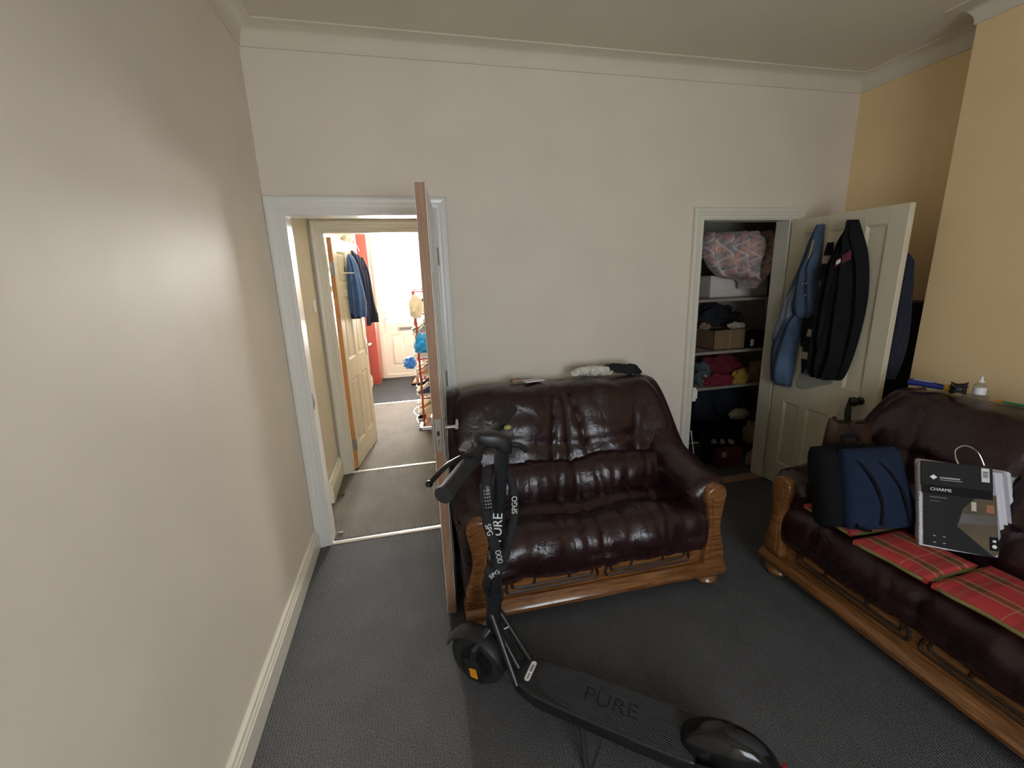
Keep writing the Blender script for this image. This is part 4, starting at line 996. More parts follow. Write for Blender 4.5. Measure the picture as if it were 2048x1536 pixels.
# handlebar
bL, bR = Vector((0.048, 0.995, 1.085)), Vector((0.330, 1.462, 1.140)); bd = (bR - bL).normalized()
bc_ = bL + (bR - bL) * 0.52
m = MB(); m.tube([bL + bd * 0.02, bR - bd * 0.02], 0.0165, 16); sb('handlebar', m, BLACKM)
for (p, q) in ((bL, bL + bd * 0.150), (bR - bd * 0.135, bR)):
    n_ = 26; P = [p + (q - p) * i / n_ for i in range(n_ + 1)]; Rr = [0.0205 + 0.0012 * (i % 2) for i in range(n_ + 1)]
    m = MB(); m.tube(P, Rr, 16); end = p if p == bL else q; d_ = bd if p == bL else -bd
    m.tube([end - d_ * 0.004, end + d_ * 0.010], 0.0235, 16); sb('grip', m, RUBBER, angle=60)
hb_ = (sb1 - bc_); hb_.z = 0
m = MB(); secs = []
hx = hb_.normalized(); hy = Vector((-hx.y, hx.x, 0))
for k, (d_, w_, h_, dz) in enumerate(((-0.030, 0.016, 0.012, 0.012), (-0.022, 0.026, 0.024, 0.012), (0.03, 0.030, 0.027, 0.010), (hb_.length, 0.034, 0.034, -0.004), (hb_.length + 0.022, 0.028, 0.030, -0.008), (hb_.length + 0.030, 0.014, 0.016, -0.010))):
    c_ = bc_ + hx * d_ + Vector((0, 0, (sb1.z - bc_.z) * d_ / hb_.length + dz)); ring = []
    for q in range(20):
        a = 2 * PI * q / 20; ca, s_ = math.cos(a), math.sin(a); ca = math.copysign(abs(ca) ** 0.55, ca); s_ = math.copysign(abs(s_) ** 0.55, s_)
        ring.append(c_ + hy * (w_ * ca) + Vector((0, 0, h_ * s_)))
    secs.append(ring)
m.loft(secs); sb('stem_head', m, BLACK, angle=50)
m = MB(); q0 = sb1 + hx * 0.03 + Vector((0, 0, -0.015)); m.tube(cr([q0, q0 + hx * 0.035 + Vector((0, 0, -0.012)), q0 + hx * 0.058 + Vector((0, 0, -0.034))], 4), [0.010] * 9, 8); sb('fold_hook', m, BLACK)
# brake lever, its clamp, screen tilted beside it, small yellow button
cl = bL + bd * 0.185
m = MB(); m.tube([cl - bd * 0.016, cl + bd * 0.016], 0.026, 14); m.tube([cl, cl + Vector((-0.030, 0.012, 0.004))], 0.013, 10); bm_ = sb('brake_clamp', m, BLACK)
tip = px(858, 968, Z=1.075)
l0 = cl + Vector((-0.032, 0.008, 0.004))
m = MB(); m.tube(cr([l0, l0 + (tip - l0) * 0.4 + Vector((-0.008, 0, 0.004)), tip], 5), [0.008, 0.008, 0.008, 0.008, 0.0085, 0.0085, 0.009, 0.009, 0.009, 0.0085, 0.009], 8, flat=0.7); m.blob(tip, (0.011, 0.011, 0.010), 1, 0); sb('brake_lever', m, mat('lever_dark_metal', (0.05, 0.045, 0.045), 0.3, 0.8))
sc_c = cl + Vector((-0.012, 0.035, 0.022)); 
m = MB(); m.box(-0.024, 0.024, -0.014, 0.014, -0.005, 0.005, 0.004); m.bm.transform(frame(sc_c, bd, Vector((0, 0, 1)).cross(bd), (0, 0, 1)) @ Matrix.Rotation(math.radians(20), 4, 'X')); sb('bell_cover', m, mat('brushed_grey', (0.30, 0.31, 0.33), 0.25, 0.9))
yb = bL + (bR - bL) * 0.745 + Vector((0.028, -0.018, -0.004))
m = MB(); m.blob(yb, (0.014, 0.009, 0.009), 1, 0.05); sb('horn_button', m, mat('yellow_green_button', (0.30, 0.28, 0.07), 0.4))
m = MB()
ud = Vector((0, -0.5, 0.86))
for k in range(4):
    c_ = bL + (bR - bL) * (0.585 + 0.012 * k) + ud * 0.0162; m.blob(c_, (0.0022, 0.0022, 0.0018), 1, 0)
sb('handlebar_marks', m, lbl)
# lettering up the stem (faces the room)
nf = Vector((-0.22, -0.97, 0)); nf = (nf - sd * nf.dot(sd)).normalized(); side = sd.cross(nf).normalized()
c_ = sb0 + sd * 0.43 + nf * 0.0240
text('stem_lettering', 'PURE', 0.046, WHITEP, sc, Matrix.Translation(-SO) @ frame(c_, sd, -side if False else nf.cross(sd), nf), ext=0.0008, sx=1.25)

# chain lock in a fabric sleeve slung round the stem
lk_t = thing('chain_lock', 'black fabric covered combination chain lock slung round the scooter stem', 'chain lock', sb0 + sd * 0.2)
SLV = mat('black_sleeve_fabric', (0.012, 0.012, 0.014), 0.85, bump=0.5, bscale=120)
def stp(z, dx, dy): 
    k = (z - sb0.z) / (sb1.z - sb0.z); p = sb0 + (sb1 - sb0) * k; return p + Vector((dx, dy, 0))
strandA = [stp(0.985, -0.012, 0.040), stp(0.995, -0.040, 0.012), stp(0.965, -0.047, -0.012), stp(0.90, -0.050, -0.022), stp(0.82, -0.046, -0.034), stp(0.74, -0.026, -0.046), stp(0.67, -0.004, -0.046), stp(0.62, -0.012, -0.046)]
strandB = [stp(0.985, -0.012, 0.040), stp(0.975, 0.022, 0.036), stp(0.94, 0.043, 0.008), stp(0.88, 0.048, -0.014), stp(0.80, 0.046, -0.028), stp(0.72, 0.032, -0.042), stp(0.65, 0.018, -0.044), stp(0.615, 0.004, -0.046)]
for P in (strandA, strandB):
    q = cr(P, 7); m = MB(); m.tube(q, [0.0165 + 0.0016 * math.sin(i * 1.1) for i in range(len(q))], 12); build('sleeve', m, SLV, lk_t, world=True)
m = MB(); c0 = stp(0.612, -0.010, -0.048); m.tube(cr([c0 + Vector((-0.032, 0.008, -0.004)), c0 + Vector((-0.012, -0.008, -0.010)), c0 + Vector((0.012, -0.006, 0.0)), c0 + Vector((0.030, 0.010, 0.006))], 5), [0.019 + 0.002 * (i % 2) for i in range(16)], 12); build('knotted_end', m, SLV, lk_t, world=True)
cb0, cb1 = stp(0.955, -0.048, -0.013), stp(0.875, -0.041, -0.034)
m = MB(); m.tube([cb0 + (cb0 - cb1) * 0.1, cb0, cb1, cb1 - (cb0 - cb1) * 0.1], [0.016, 0.022, 0.022, 0.016], 14); cyl = build('lock_barrel', m, BLACK, lk_t, world=True)
m = MB(); ax_ = (cb1 - cb0).normalized(); ff = Vector((-0.15, -0.98, 0)); ff = (ff - ax_ * ff.dot(ax_)).normalized(); sd2 = ax_.cross(ff)
for i in range(6):
    for j in range(-1, 2):
        c_ = cb0 + (cb1 - cb0) * (0.12 + 0.15 * i) + ff * (0.0222 * math.cos(j * 0.36)) + sd2 * (0.0222 * math.sin(j * 0.36)); m.blob(c_, (0.0024, 0.0016, 0.0030), 1, 0)
build('number_dials', m, lbl, lk_t, world=True)
def on_strand(P, k, word, size, flip=False):
    q = cr(P, 7); i = int(k * (len(q) - 2)); p = q[i]; d_ = (q[min(i + 3, len(q) - 1)] - q[max(i - 3, 0)]).normalized()
    if flip: d_ = -d_
    f_ = Vector((-0.10, -0.99, 0)); f_ = (f_ - d_ * f_.dot(d_)).normalized()
    base = lk_t.location
    text('sleeve_lettering', word, size, mat('sleeve_print', (0.62, 0.62, 0.58), 0.7), lk_t, Matrix.Translation(-Vector(base)) @ frame(p + f_ * 0.0188, d_, f_.cross(d_), f_), ext=0.0006)
on_strand(strandA, 0.64, 'SPG', 0.028); on_strand(strandA, 0.86, 'OOD', 0.028)
on_strand(strandB, 0.47, 'SPGO', 0.026, True)
text('sleeve_lettering', 'SPG', 0.024, MATS['sleeve_print'], lk_t, Matrix.Translation(-Vector(lk_t.location)) @ frame(c0 + Vector((-0.012, -0.0285, -0.006)), (0.8, 0, 0.45), (-0.45, 0, 0.8), (0, -1, 0)), ext=0.0006)

# ================================================================== HANGING ON THE CLOSET DOOR
DR = math.radians(-90.5)
def on_door(name, label, cat, x=2.604, y=2.62, group=None): return thing(name, label, cat, (x, y, 0), (0, 0, DR), group)
DENIM = mat('faded_blue_denim', (0.060, 0.098, 0.165), 0.9, var=0.4, vscale=6, bump=0.25, bscale=200)
DENIML = mat('washed_denim', (0.17, 0.20, 0.26), 0.9, var=0.3, vscale=10, bump=0.25, bscale=200)
t = on_door('jeans', 'faded blue denim jeans hanging on the cream closet door', 'jeans')
m = MB(); m.drape([(0.80, -0.015, 0.07), (1.0, -0.03, 0.09), (1.20, 0.0, 0.14), (1.42, 0.06, 0.24), (1.62, 0.14, 0.265), (1.78, 0.195, 0.265), (1.865, 0.225, 0.262)], 0.045, 2, 0.014, seed=1); build('leg', m, DENIM, t, angle=60)
m = MB(); m.drape([(0.785, 0.030, 0.160), (0.90, 0.028, 0.168), (1.06, 0.030, 0.176), (1.20, 0.085, 0.192), (1.31, 0.135, 0.20)], 0.085, 1.5, 0.008, seed=2.2); build('leg', m, DENIM, t, angle=60)
m = MB(); m.drape([(1.275, 0.16, 0.285), (1.33, 0.13, 0.318), (1.44, 0.13, 0.305), (1.56, 0.17, 0.280), (1.70, 0.215, 0.268)], 0.075, 2, 0.012, seed=4); build('seat_panel', m, DENIM, t, angle=60)
m = MB(); m.drape([(1.07, -0.02, 0.075), (1.14, -0.005, 0.14), (1.24, 0.03, 0.155), (1.36, 0.07, 0.145), (1.50, 0.12, 0.175)], 0.072, 1, 0.006, seed=3); build('turned_flap', m, DENIML, t, angle=60)
m = MB(); m.tube([(0.255, -0.066, 1.77), (0.252, -0.074, 1.70), (0.249, -0.080, 1.66)], 0.0035, 6); build('zip', m, mat('yellow_thread', (0.55, 0.33, 0.03), 0.6), t)
m = MB()
for x, z in ((0.235, 1.50), (0.262, 1.505), (0.268, 1.43)): m.blob((x, -0.088, z), (0.006, 0.004, 0.006), 1, 0)
build('rivets', m, CHROME, t)
JK = mat('black_jacket_cloth', (0.010, 0.010, 0.011), 0.9, spec=0.15, var=0.2, bump=0.2, bscale=150)
t = on_door('jacket', 'black jacket with a small red badge hanging on the cream closet door', 'jacket')
m = MB(); m.drape([(0.905, 0.345, 0.50), (0.93, 0.325, 0.535), (1.05, 0.320, 0.57), (1.22, 0.325, 0.595), (1.40, 0.335, 0.605), (1.56, 0.365, 0.590), (1.70, 0.42, 0.555), (1.80, 0.45, 0.51), (1.865, 0.465, 0.48)], 0.085, 3.5, 0.030, seed=5); build('body', m, JK, t, angle=60)
m = MB(); m.drape([(1.03, 0.40, 0.47), (1.18, 0.40, 0.485), (1.40, 0.40, 0.50), (1.60, 0.42, 0.51), (1.74, 0.445, 0.50)], 0.115, 1, 0.008, seed=6); build('sleeve', m, JK, t, angle=60)
m = MB(); m.prism([(0.478, -0.118, 1.60), (0.556, -0.108, 1.64), (0.550, -0.104, 1.69), (0.485, -0.116, 1.645)], (0, -0.010, 0)); pa = build('badge', m, mat('dark_red_badge', (0.14, 0.02, 0.03), 0.8), t, False)
m = MB(); m.prism([(0.488, -0.120, 1.614), (0.510, -0.118, 1.624), (0.509, -0.118, 1.645), (0.491, -0.120, 1.636)], (0, -0.012, 0)); build('badge_mark', m, WHITEP, pa, False)
CHK = stripe_cloth('black_white_banded_knit', 2, 6.5, [(0, (0.013, 0.012, 0.013)), (0.52, (0.24, 0.04, 0.04)), (0.56, (0.42, 0.38, 0.33)), (0.86, (0.013, 0.012, 0.013))])
t = on_door('scarf', 'black scarf with white bands hanging between the jeans and black jacket', 'scarf')
m = MB(); m.drape([(0.90, 0.245, 0.30), (1.05, 0.24, 0.31), (1.25, 0.265, 0.325), (1.45, 0.31, 0.345), (1.60, 0.31, 0.35), (1.75, 0.315, 0.34)], 0.045, 1, 0.006, seed=7); build('cloth', m, CHK, t, angle=60)
m = MB(); m.drape([(1.08, 0.20, 0.33), (1.25, 0.21, 0.345), (1.36, 0.24, 0.35)], 0.035, 2, 0.01, seed=8); build('dark_fold', m, JK, t, angle=60)
t = on_door('plastic_bag', 'clear plastic bag hanging below the black jacket', 'plastic bag')
m = MB(); m.drape([(0.80, 0.25, 0.30), (0.83, 0.225, 0.36), (0.88, 0.235, 0.46), (0.95, 0.25, 0.47)], 0.055, 4, 0.012, seed=9); build('bag', m, CLEAR, t, angle=60)
# navy garment on the other face of the door, near its free edge
t = thing('coat', 'navy coat hanging behind the free edge of the closet door', 'coat', (2.665, 1.93, 0))
m = MB(); m.drape([(0.95, 0.0, 0.10), (1.2, 0.0, 0.115), (1.40, 0.0, 0.085), (1.58, 0.0, 0.05), (1.66, 0.0, 0.02)], 0.05, 1, 0.008, seed=10); build('cloth', m, mat('navy_wool', (0.012, 0.015, 0.032), 0.9), t, angle=60)
# lanyard and strap hung on the knob
t = thing('lanyard', 'dark green strap with a white cord hanging from the dark door knob', 'strap', (2.565, 1.985, 0.80))
m = MB(); m.tube(cr([(0, 0.012, 0.03), (-0.028, -0.005, -0.05), (-0.030, -0.015, -0.14), (-0.028, -0.012, -0.24)], 5), [0.012, 0.013, 0.015, 0.018, 0.02, 0.022, 0.022, 0.022, 0.022, 0.022, 0.022, 0.022, 0.022, 0.021, 0.02, 0.018], 8, flat=0.4); build('strap', m, mat('dark_green_webbing', (0.015, 0.022, 0.012), 0.9), t)
m = MB(); m.tube(cr([(-0.02, 0.03, 0.015), (-0.033, 0.045, -0.07), (-0.028, 0.060, -0.15), (-0.024, 0.045, -0.22)], 5), 0.005, 6); build('cord', m, mat('pale_cord', (0.45, 0.38, 0.33), 0.8), t)
m = MB(); m.box(-0.040, -0.022, 0.055, 0.078, -0.145, -0.105, 0.003); build('tag', m, mat('rust_tag', (0.13, 0.04, 0.02), 0.7), t)

# ================================================================== ALCOVE
m = MB(); m.box(2.88, XA - 0.005, 1.875, 2.58, 0.06, 1.385, 0.004); t = thing('tall_cabinet', 'tall black cabinet standing in the alcove behind the closet door', 'cabinet', (2.97, 2.2, 0))
BKW = mat('black_cabinet_laminate', (0.012, 0.011, 0.010), 0.5)
build('body', m, BKW, t, False, world=True)
for y0, y1 in ((1.885, 2.225), (2.231, 2.57)):
    m = MB(); m.box(2.862, 2.88, y0, y1, 0.07, 1.375, 0.002); build('door', m, BKW, t, False, world=True)
for x in (2.90, 3.04):
    for y in (1.90, 2.55):
        m = MB(); m.box(x - 0.015, x + 0.015, y - 0.015, y + 0.015, 0, 0.061); build('leg', m, BKW, t, False, world=True)
t = thing('wooden_crate', 'brown wooden crate of odds and ends between the long sofa and the cabinet', 'crate', (2.765, 1.80, 0))
m = MB(); m.box(-0.10, 0.03, 0.065, 0.20, 0.0, 0.66, 0.003); build('box', m, wood_mat('crate_wood', (0.10, 0.05, 0.02), (0.20, 0.11, 0.05), 0.7, axis=(2, 2, 10), coat=0), t, False)
m = MB(); m.box(-0.104, 0.034, 0.061, 0.204, 0.60, 0.63, 0.002); build('slat', m, MATS['crate_wood'], t, False)
m = MB(); m.blob((0, 0, 0), (0.055, 0.055, 0.06), 2, 0.4, seed=4); one('rag', m, mat('rust_cloth', (0.10, 0.035, 0.025), 0.9), 'dark rust rag heaped on the wooden crate', 'rag', (2.73, 1.93, 0.706))
m = MB(); m.blob((0, 0, 0), (0.03, 0.03, 0.035), 2, 0.3, seed=8); one('rag', m, mat('ochre_cloth', (0.25, 0.17, 0.06), 0.9), 'small ochre rag on the corner of the wooden crate', 'rag', (2.70, 1.885, 0.688))

# ================================================================== CLOSET CONTENTS
SHW = mat('shelf_board', (0.30, 0.27, 0.22), 0.7)
YS = 3.02
for z in (1.385, 0.965, 0.665):
    m = MB(); m.box(2.06, KR, YS, KY, z - 0.022, z, 0.002, 1); one('shelf', m, SHW, {1.385: 'closet shelf under the white box with a hand hole', 0.965: 'closet shelf under the brown cardboard box', 0.665: 'closet shelf under the red and yellow clothes'}[z], 'shelf', group='closet shelves', smooth=False)
m = MB(); m.box(2.06, KR, 3.14, KY, 1.698, 1.72, 0.002, 1); one('shelf', m, SHW, 'closet shelf carrying the pink and grey patterned sheet', 'shelf', group='closet shelves', smooth=False)
m = MB()
m.box(2.015, 2.055, 3.02, 3.06, 0, 1.9); one('upright', m, mat('dark_upright', (0.10, 0.08, 0.065), 0.8), 'dark timber upright holding the closet shelves', 'post', smooth=False)
# patterned sheet bundle
t = thing('bed_sheet', 'pink and grey patterned sheet bundled on the top closet shelf', 'bed sheet', (2.30, 3.13, 0))
m = MB(); m.drape([(1.455, 0.355, 0.445), (1.52, 0.335, 0.475), (1.555, 0.16, 0.60), (1.64, 0.05, 0.68), (1.74, 0.0, 0.72), (1.84, -0.02, 0.72), (1.895, 0.02, 0.70)], 0.13, 5.5, 0.050, n=90, seed=2, back=0.0); build('hanging_folds', m, brick_sheet_mat(), t, angle=70)
m = MB(); m.blob((0.36, 0.18, 1.80), (0.33, 0.17, 0.10), 3, 0.3, 7, 3); build('bundle', m, MATS['patterned_cotton'], t)
# white box with hand hole
t = thing('storage_box', 'white cardboard box with a dark hand hole below the patterned sheet', 'box', (2.70, 3.36, 1.385))
WCB = mat('white_cardboard', (0.68, 0.65, 0.58), 0.8, var=0.1)
m = MB(); m.box(-0.26, 0.30, -0.17, 0.2, 0, 0.165, 0.004); build('body', m, WCB, t, False)
m = MB(); m.prism([(0.16 + 0.04 * math.cos(k * PI / 8), -0.1705, 0.085 + 0.026 * math.sin(k * PI / 8)) for k in range(9)], (0, -0.0015, 0)); build('hand_hole', m, BLACK, t, False)
m = MB(); m.box(-0.265, 0.305, -0.175, 0.205, 0.16, 0.178, 0.003); build('lid', m, WCB, t, False)
def heap(name, label, cat, loc, r, mt, seed, amp=0.35, group=None, rot=0):
    m = MB(); m.blob((0, 0, r[2] * 0.75), r, 3, amp, 7, seed); return one(name, m, mt, label, cat, loc, (0, 0, rot), group)
DKC = mat('dark_cloth', (0.016, 0.017, 0.021), 0.95, var=0.3); NVC = mat('navy_cloth', (0.012, 0.016, 0.030), 0.9, var=0.3)
heap('clothes_heap', 'dark heap of clothes behind the brown cardboard box', 'clothes', (2.66, 3.46, 0.967), (0.30, 0.14, 0.19), DKC, 3)
t = thing('cardboard_box', 'open brown cardboard box on the closet shelf', 'box', (2.56, 3.18, 0.965))
CBM = mat('brown_cardboard', (0.20, 0.125, 0.065), 0.85, var=0.1)
m = MB()
m.box(-0.15, 0.15, -0.12, -0.116, 0, 0.16); m.box(-0.15, 0.15, 0.116, 0.12, 0, 0.16); m.box(-0.15, -0.146, -0.12, 0.12, 0, 0.16); m.box(0.146, 0.15, -0.12, 0.12, 0, 0.16); m.box(-0.15, 0.15, -0.12, 0.12, 0, 0.006); build('carton', m, CBM, t, False)
m = MB(); m.box(0.0, 0.008, -0.1215, -0.1195, 0, 0.16); build('tape', m, mat('tan_tape', (0.34, 0.24, 0.13), 0.4), t, False)
m = MB(); m.prism([(-0.15, -0.12, 0.16), (0.15, -0.12, 0.16), (0.14, -0.18, 0.17), (-0.14, -0.18, 0.17)], (0, 0, 0.003)); build('flap', m, CBM, t, False)
heap('cloth_bundle', 'bundle of dark cloth filling the brown cardboard box', 'clothes', (2.56, 3.18, 0.975), (0.13, 0.10, 0.085), DKC, 5, 0.2)
heap('rag', 'pale cream rag on top of the brown cardboard box', 'rag', (2.68, 3.13, 1.125), (0.075, 0.035, 0.030), mat('cream_cloth', (0.42, 0.36, 0.26), 0.95), 6, 0.5)
heap('rag', 'small tan rag at the back of the brown cardboard box', 'rag', (2.44, 3.22, 1.125), (0.045, 0.04, 0.03), mat('tan_cloth', (0.25, 0.17, 0.12), 0.95), 9, 0.5)
t = thing('shoe_box', 'black shoe box with a white tag beside the brown cardboard box', 'box', (2.86, 3.14, 0.965))
m = MB(); m.box(-0.11, 0.13, -0.10, 0.12, 0, 0.105, 0.004); build('body', m, BKW, t, False)
m = MB(); m.box(-0.115, 0.135, -0.105, 0.125, 0.10, 0.125, 0.004); build('lid', m, BKW, t, False)
m = MB(); m.box(-0.112, -0.085, -0.1075, -0.1005, 0.02, 0.075); build('tag', m, WHITEP, t, False)
# red / yellow shelf
heap('plastic_bag', 'grey green plastic bag stuffed beside the red clothes', 'plastic bag', (2.37, 3.16, 0.665), (0.10, 0.09, 0.105), mat('grey_green_plastic', (0.08, 0.10, 0.10), 0.2, bump=0.8, bscale=25), 11, 0.4)
heap('jumper', 'dark red jumper heaped on the closet shelf', 'jumper', (2.66, 3.27, 0.665), (0.19, 0.14, 0.13), mat('dark_red_knit', (0.14, 0.012, 0.022), 0.95, bump=0.3), 12, 0.3)
heap('tee_shirt', 'crimson shirt bundled at the shelf edge in front of the red jumper', 'shirt', (2.50, 3.07, 0.665), (0.14, 0.05, 0.055), mat('crimson_cloth', (0.18, 0.012, 0.025), 0.9), 13, 0.4)
heap('duster', 'mustard yellow cloth bundled beside the crimson shirt', 'cloth', (2.70, 3.06, 0.665), (0.075, 0.045, 0.07), mat('mustard_cloth', (0.34, 0.21, 0.03), 0.95, bump=0.3), 14, 0.45)
heap('paper_bag', 'brown paper bag slumped beside the mustard cloth', 'bag', (2.88, 3.08, 0.665), (0.095, 0.06, 0.10), mat('brown_paper', (0.19, 0.12, 0.06), 0.9, bump=0.5, bscale=30), 15, 0.35)
# floor level
t = thing('holdall', 'large dark navy holdall under the lowest closet shelf', 'bag', (2.68, 3.34, 0.26))
m = MB(); m.pillow(0.64, 0.34, 0.36, 20, 3, fn=lambda x, y: 0.03 * noise.noise(Vector((x * 6, y * 6, 1))), M=Matrix.Translation((0, 0, 0.185)), edge=0.3); build('body', m, NVC, t, angle=60)
m = MB(); m.tube(cr([(-0.14, -0.17, 0.22), (-0.08, -0.20, 0.10), (0.06, -0.20, 0.10), (0.14, -0.17, 0.22)], 6), 0.012, 8, flat=0.5); build('handle', m, BLKC, t)
heap('cushion_insert', 'beige cloth tucked against the front of the navy holdall', 'cloth', (2.76, 3.105, 0.33), (0.10, 0.035, 0.05), mat('beige_cloth', (0.33, 0.28, 0.20), 0.95), 21, 0.3)
m = MB(); m.box(-0.34, 0.36, -0.16, 0.2, 0, 0.26, 0.006); one('trunk', m, BKW, 'low black trunk under the navy holdall', 'trunk', (2.68, 3.36, 0), smooth=False)
t = thing('shopping_bag', 'black shopping bag lettered A A O on the closet floor', 'bag', (2.50, 3.06, 0))
m = MB(); secs = []
for j in range(7):
    q = j / 6; secs.append([Vector((0.17 * math.copysign(abs(math.cos(a)) ** 0.4, math.cos(a)) * (1 - 0.06 * q), 0.09 * math.copysign(abs(math.sin(a)) ** 0.4, math.sin(a)) * (1 - 0.5 * q) + 0.012 * noise.noise(Vector((math.cos(a) * 2, q * 3, 1))), 0.30 * q)) for a in [2 * PI * k / 24 for k in range(24)]])
m.loft(secs); build('body', m, BLKC, t, angle=50)
for i, ch in enumerate('AAO'): text('lettering', ch, 0.055, lbl, t, Matrix.Translation((-0.085 + 0.085 * i, -0.0955, 0.205 - 0.012 * i)) @ Matrix.Rotation(PI / 2, 4, 'X'), ext=0.018)
m = MB(); m.tube(cr([(-0.07, -0.05, 0.29), (-0.05, -0.06, 0.36), (0.05, -0.06, 0.36), (0.07, -0.05, 0.29)], 6), 0.006, 6); build('handle', m, BLKC, t)
t = thing('gift_bag', 'dark red bag with a pale round badge in front of the black shopping bag', 'bag', (2.50, 2.91, 0))
RDB = mat('dark_red_bag', (0.10, 0.012, 0.016), 0.6)
m = MB(); m.box(-0.10, 0.12, -0.04, 0.04, 0, 0.155, 0.01); build('body', m, RDB, t)
m = MB(); m.lathe([(0.001, 0), (0.026, 0), (0.026, 0.003), (0.001, 0.003)], 20, Matrix.Translation((-0.055, -0.039, 0.12)) @ Matrix.Rotation(PI / 2, 4, 'X')); build('badge', m, mat('pale_badge', (0.33, 0.30, 0.26), 0.6), t)
t = thing('toolbox', 'black plastic case on the closet floor beside the doorway', 'case', (2.21, 3.08, 0))
m = MB(); m.box(-0.12, 0.10, -0.11, 0.11, 0, 0.20, 0.008); build('body', m, BLACK, t)
m = MB(); m.box(-0.124, 0.104, -0.114, 0.114, 0.128, 0.14, 0.002); build('seam', m, BLKC, t)
m = MB(); m.tube([(-0.06, 0, 0.20), (-0.05, 0, 0.235), (0.03, 0, 0.235), (0.04, 0, 0.20)], 0.009, 8); build('handle', m, BLACK, t)
heap('paper_parcel', 'beige paper parcel standing behind the pink parcel', 'parcel', (2.88, 3.05, 0.115), (0.09, 0.06, 0.11), mat('kraft_beige', (0.32, 0.21, 0.12), 0.9, bump=0.5, bscale=30), 31, 0.35)
heap('paper_parcel', 'pinkish beige paper parcel at the front of the closet floor', 'parcel', (2.76, 2.86, 0.0), (0.09, 0.05, 0.075), mat('pink_beige', (0.33, 0.20, 0.16), 0.9, bump=0.5, bscale=30), 32, 0.35)
heap('clothes_heap', 'black cloth heap on the closet floor under the paper parcels', 'clothes', (2.90, 3.02, 0.0), (0.12, 0.09, 0.075), DKC, 33)
m = MB(); m.tube([(0, 0, 0), (0.045, -0.02, -0.30)], 0.005, 6); m.blob((0, 0, 0), (0.008, 0.008, 0.010), 1, 0); one('curtain_rod', m, WHITEP, 'thin white rod leaning inside the closet doorway', 'rod', (2.17, 2.94, 0.33))
m = MB(); m.box(-0.05, 0.06, -0.006, 0.006, 0, 0.010, 0.002); one('ruler', m, mat('pale_wood_strip', (0.40, 0.36, 0.30), 0.6), 'pale strip lying on the black plastic case', 'ruler', (2.22, 2.99, 0.201), (0, 0, -0.15))

# ================================================================== HALL CONTENTS
t = thing('light_switch', 'white light switch on the cream lobby wall', 'light switch', (-0.68, 3.56, 1.44))
m = MB(); m.box(0.0, 0.009, -0.043, 0.043, -0.043, 0.043, 0.003); build('plate', m, WHITEP, t)
m = MB(); m.box(0.008, 0.013, -0.010, 0.010, -0.018, 0.018, 0.002); build('rocker', m, WHITEP, t)
MATM = carpet_mat('dark_mat', (0.035, 0.037, 0.040), (0.085, 0.088, 0.092))
t = thing('door_mat', 'dark ribbed entrance mat in front of the white front door', 'mat', (-0.11, 6.65, 0))
m = MB(); m.box(-0.535, 0.535, -0.70, 0.86, 0, 0.006); build('base', m, MATM, t, False)
m = MB()
for k in range(34): m.box(-0.53 + k * 0.0315, -0.512 + k * 0.0315, -0.69, 0.85, 0.005, 0.011)
build('ribs', m, MATM, t, False)
bar(HX0 + 0.03, HX1, 5.93, 'pale bar along the near edge of the dark entrance mat')
# coats on the hall door
t = thing('denim_shirt', 'mid blue denim shirt on a hanger on the hall door', 'shirt', (0, 4.12, 0))
BLS = mat('mid_blue_cloth', (0.075, 0.15, 0.33), 0.9, var=0.25, vscale=9); NVS = stripe_cloth('navy_pinstripe', 0, 45, [(0, (0.035, 0.042, 0.085)), (0.7, (0.08, 0.09, 0.15))])
def pr_(x, y, Y): p = px(x, y, Y=Y); return p.x, p.z
def rows_px(lst, Y): return [(pr_(b, y, Y)[1], pr_(a, y, Y)[0], pr_(b, y, Y)[0]) for (y, a, b) in lst]
m = MB(); m.drape(rows_px([(634, 706, 734), (620, 700, 734), (590, 697, 730), (560, 695, 722), (530, 693, 714), (515, 693, 706), (509, 694, 702)], 4.10), 0.06, 3, 0.012, seed=3); build('body', m, BLS, t, angle=60)
x0, z0 = pr_(700, 645, 4.10)
for v in (0,):
    m = MB(); m.drape(rows_px([(637, 702, 722), (628, 701, 722), (618, 701, 722)], 4.12), 0.03, 1, 0.004); build('lining', m, NVC, t, angle=60)
for v in t.children:
    pass
t2 = thing('pinstripe_jacket', 'dark navy pinstripe jacket on a hanger behind the blue shirt', 'jacket', (0, 4.36, 0))
m = MB(); m.drape(rows_px([(600, 716, 738), (570, 712, 734), (540, 706, 728), (515, 698, 718), (503, 692, 708), (499, 693, 701)], 4.34), 0.05, 3, 0.010, seed=5); build('body', m, NVS, t2, angle=60)
m = MB(); m.drape(rows_px([(652, 733, 741), (640, 732, 744), (610, 733, 742), (570, 727, 740), (530, 716, 730), (508, 706, 715)], 4.30), 0.05, 1, 0.006, seed=6); build('sleeve', m, NVS, t2, angle=60)
m = MB(); m.drape(rows_px([(643, 742, 757), (630, 741, 756), (600, 738, 749), (570, 734, 744), (540, 728, 738), (515, 716, 726)], 4.38), 0.045, 1, 0.006, seed=7); build('sleeve', m, NVC, t2, angle=60)
m = MB(); m.drape(rows_px([(644, 741, 758), (634, 741, 757), (625, 740, 756)], 4.36), 0.045, 1, 0.004); build('cuff', m, NVC, t2, angle=60)
def hanger(pts, Y, label):
    m = MB(); m.tube([px(a, b, Y=Y) for a, b in pts], 0.0028, 6); o = one('wire_hanger', m, WHITEP, label, 'hanger'); return o
hanger([(668, 468), (680, 490), (690, 507), (697, 516)], 4.08, 'white wire hanger holding the blue shirt')
hanger([(699, 470), (702, 472), (711, 486), (719, 503)], 4.30, 'white wire hanger holding the pinstripe jacket')
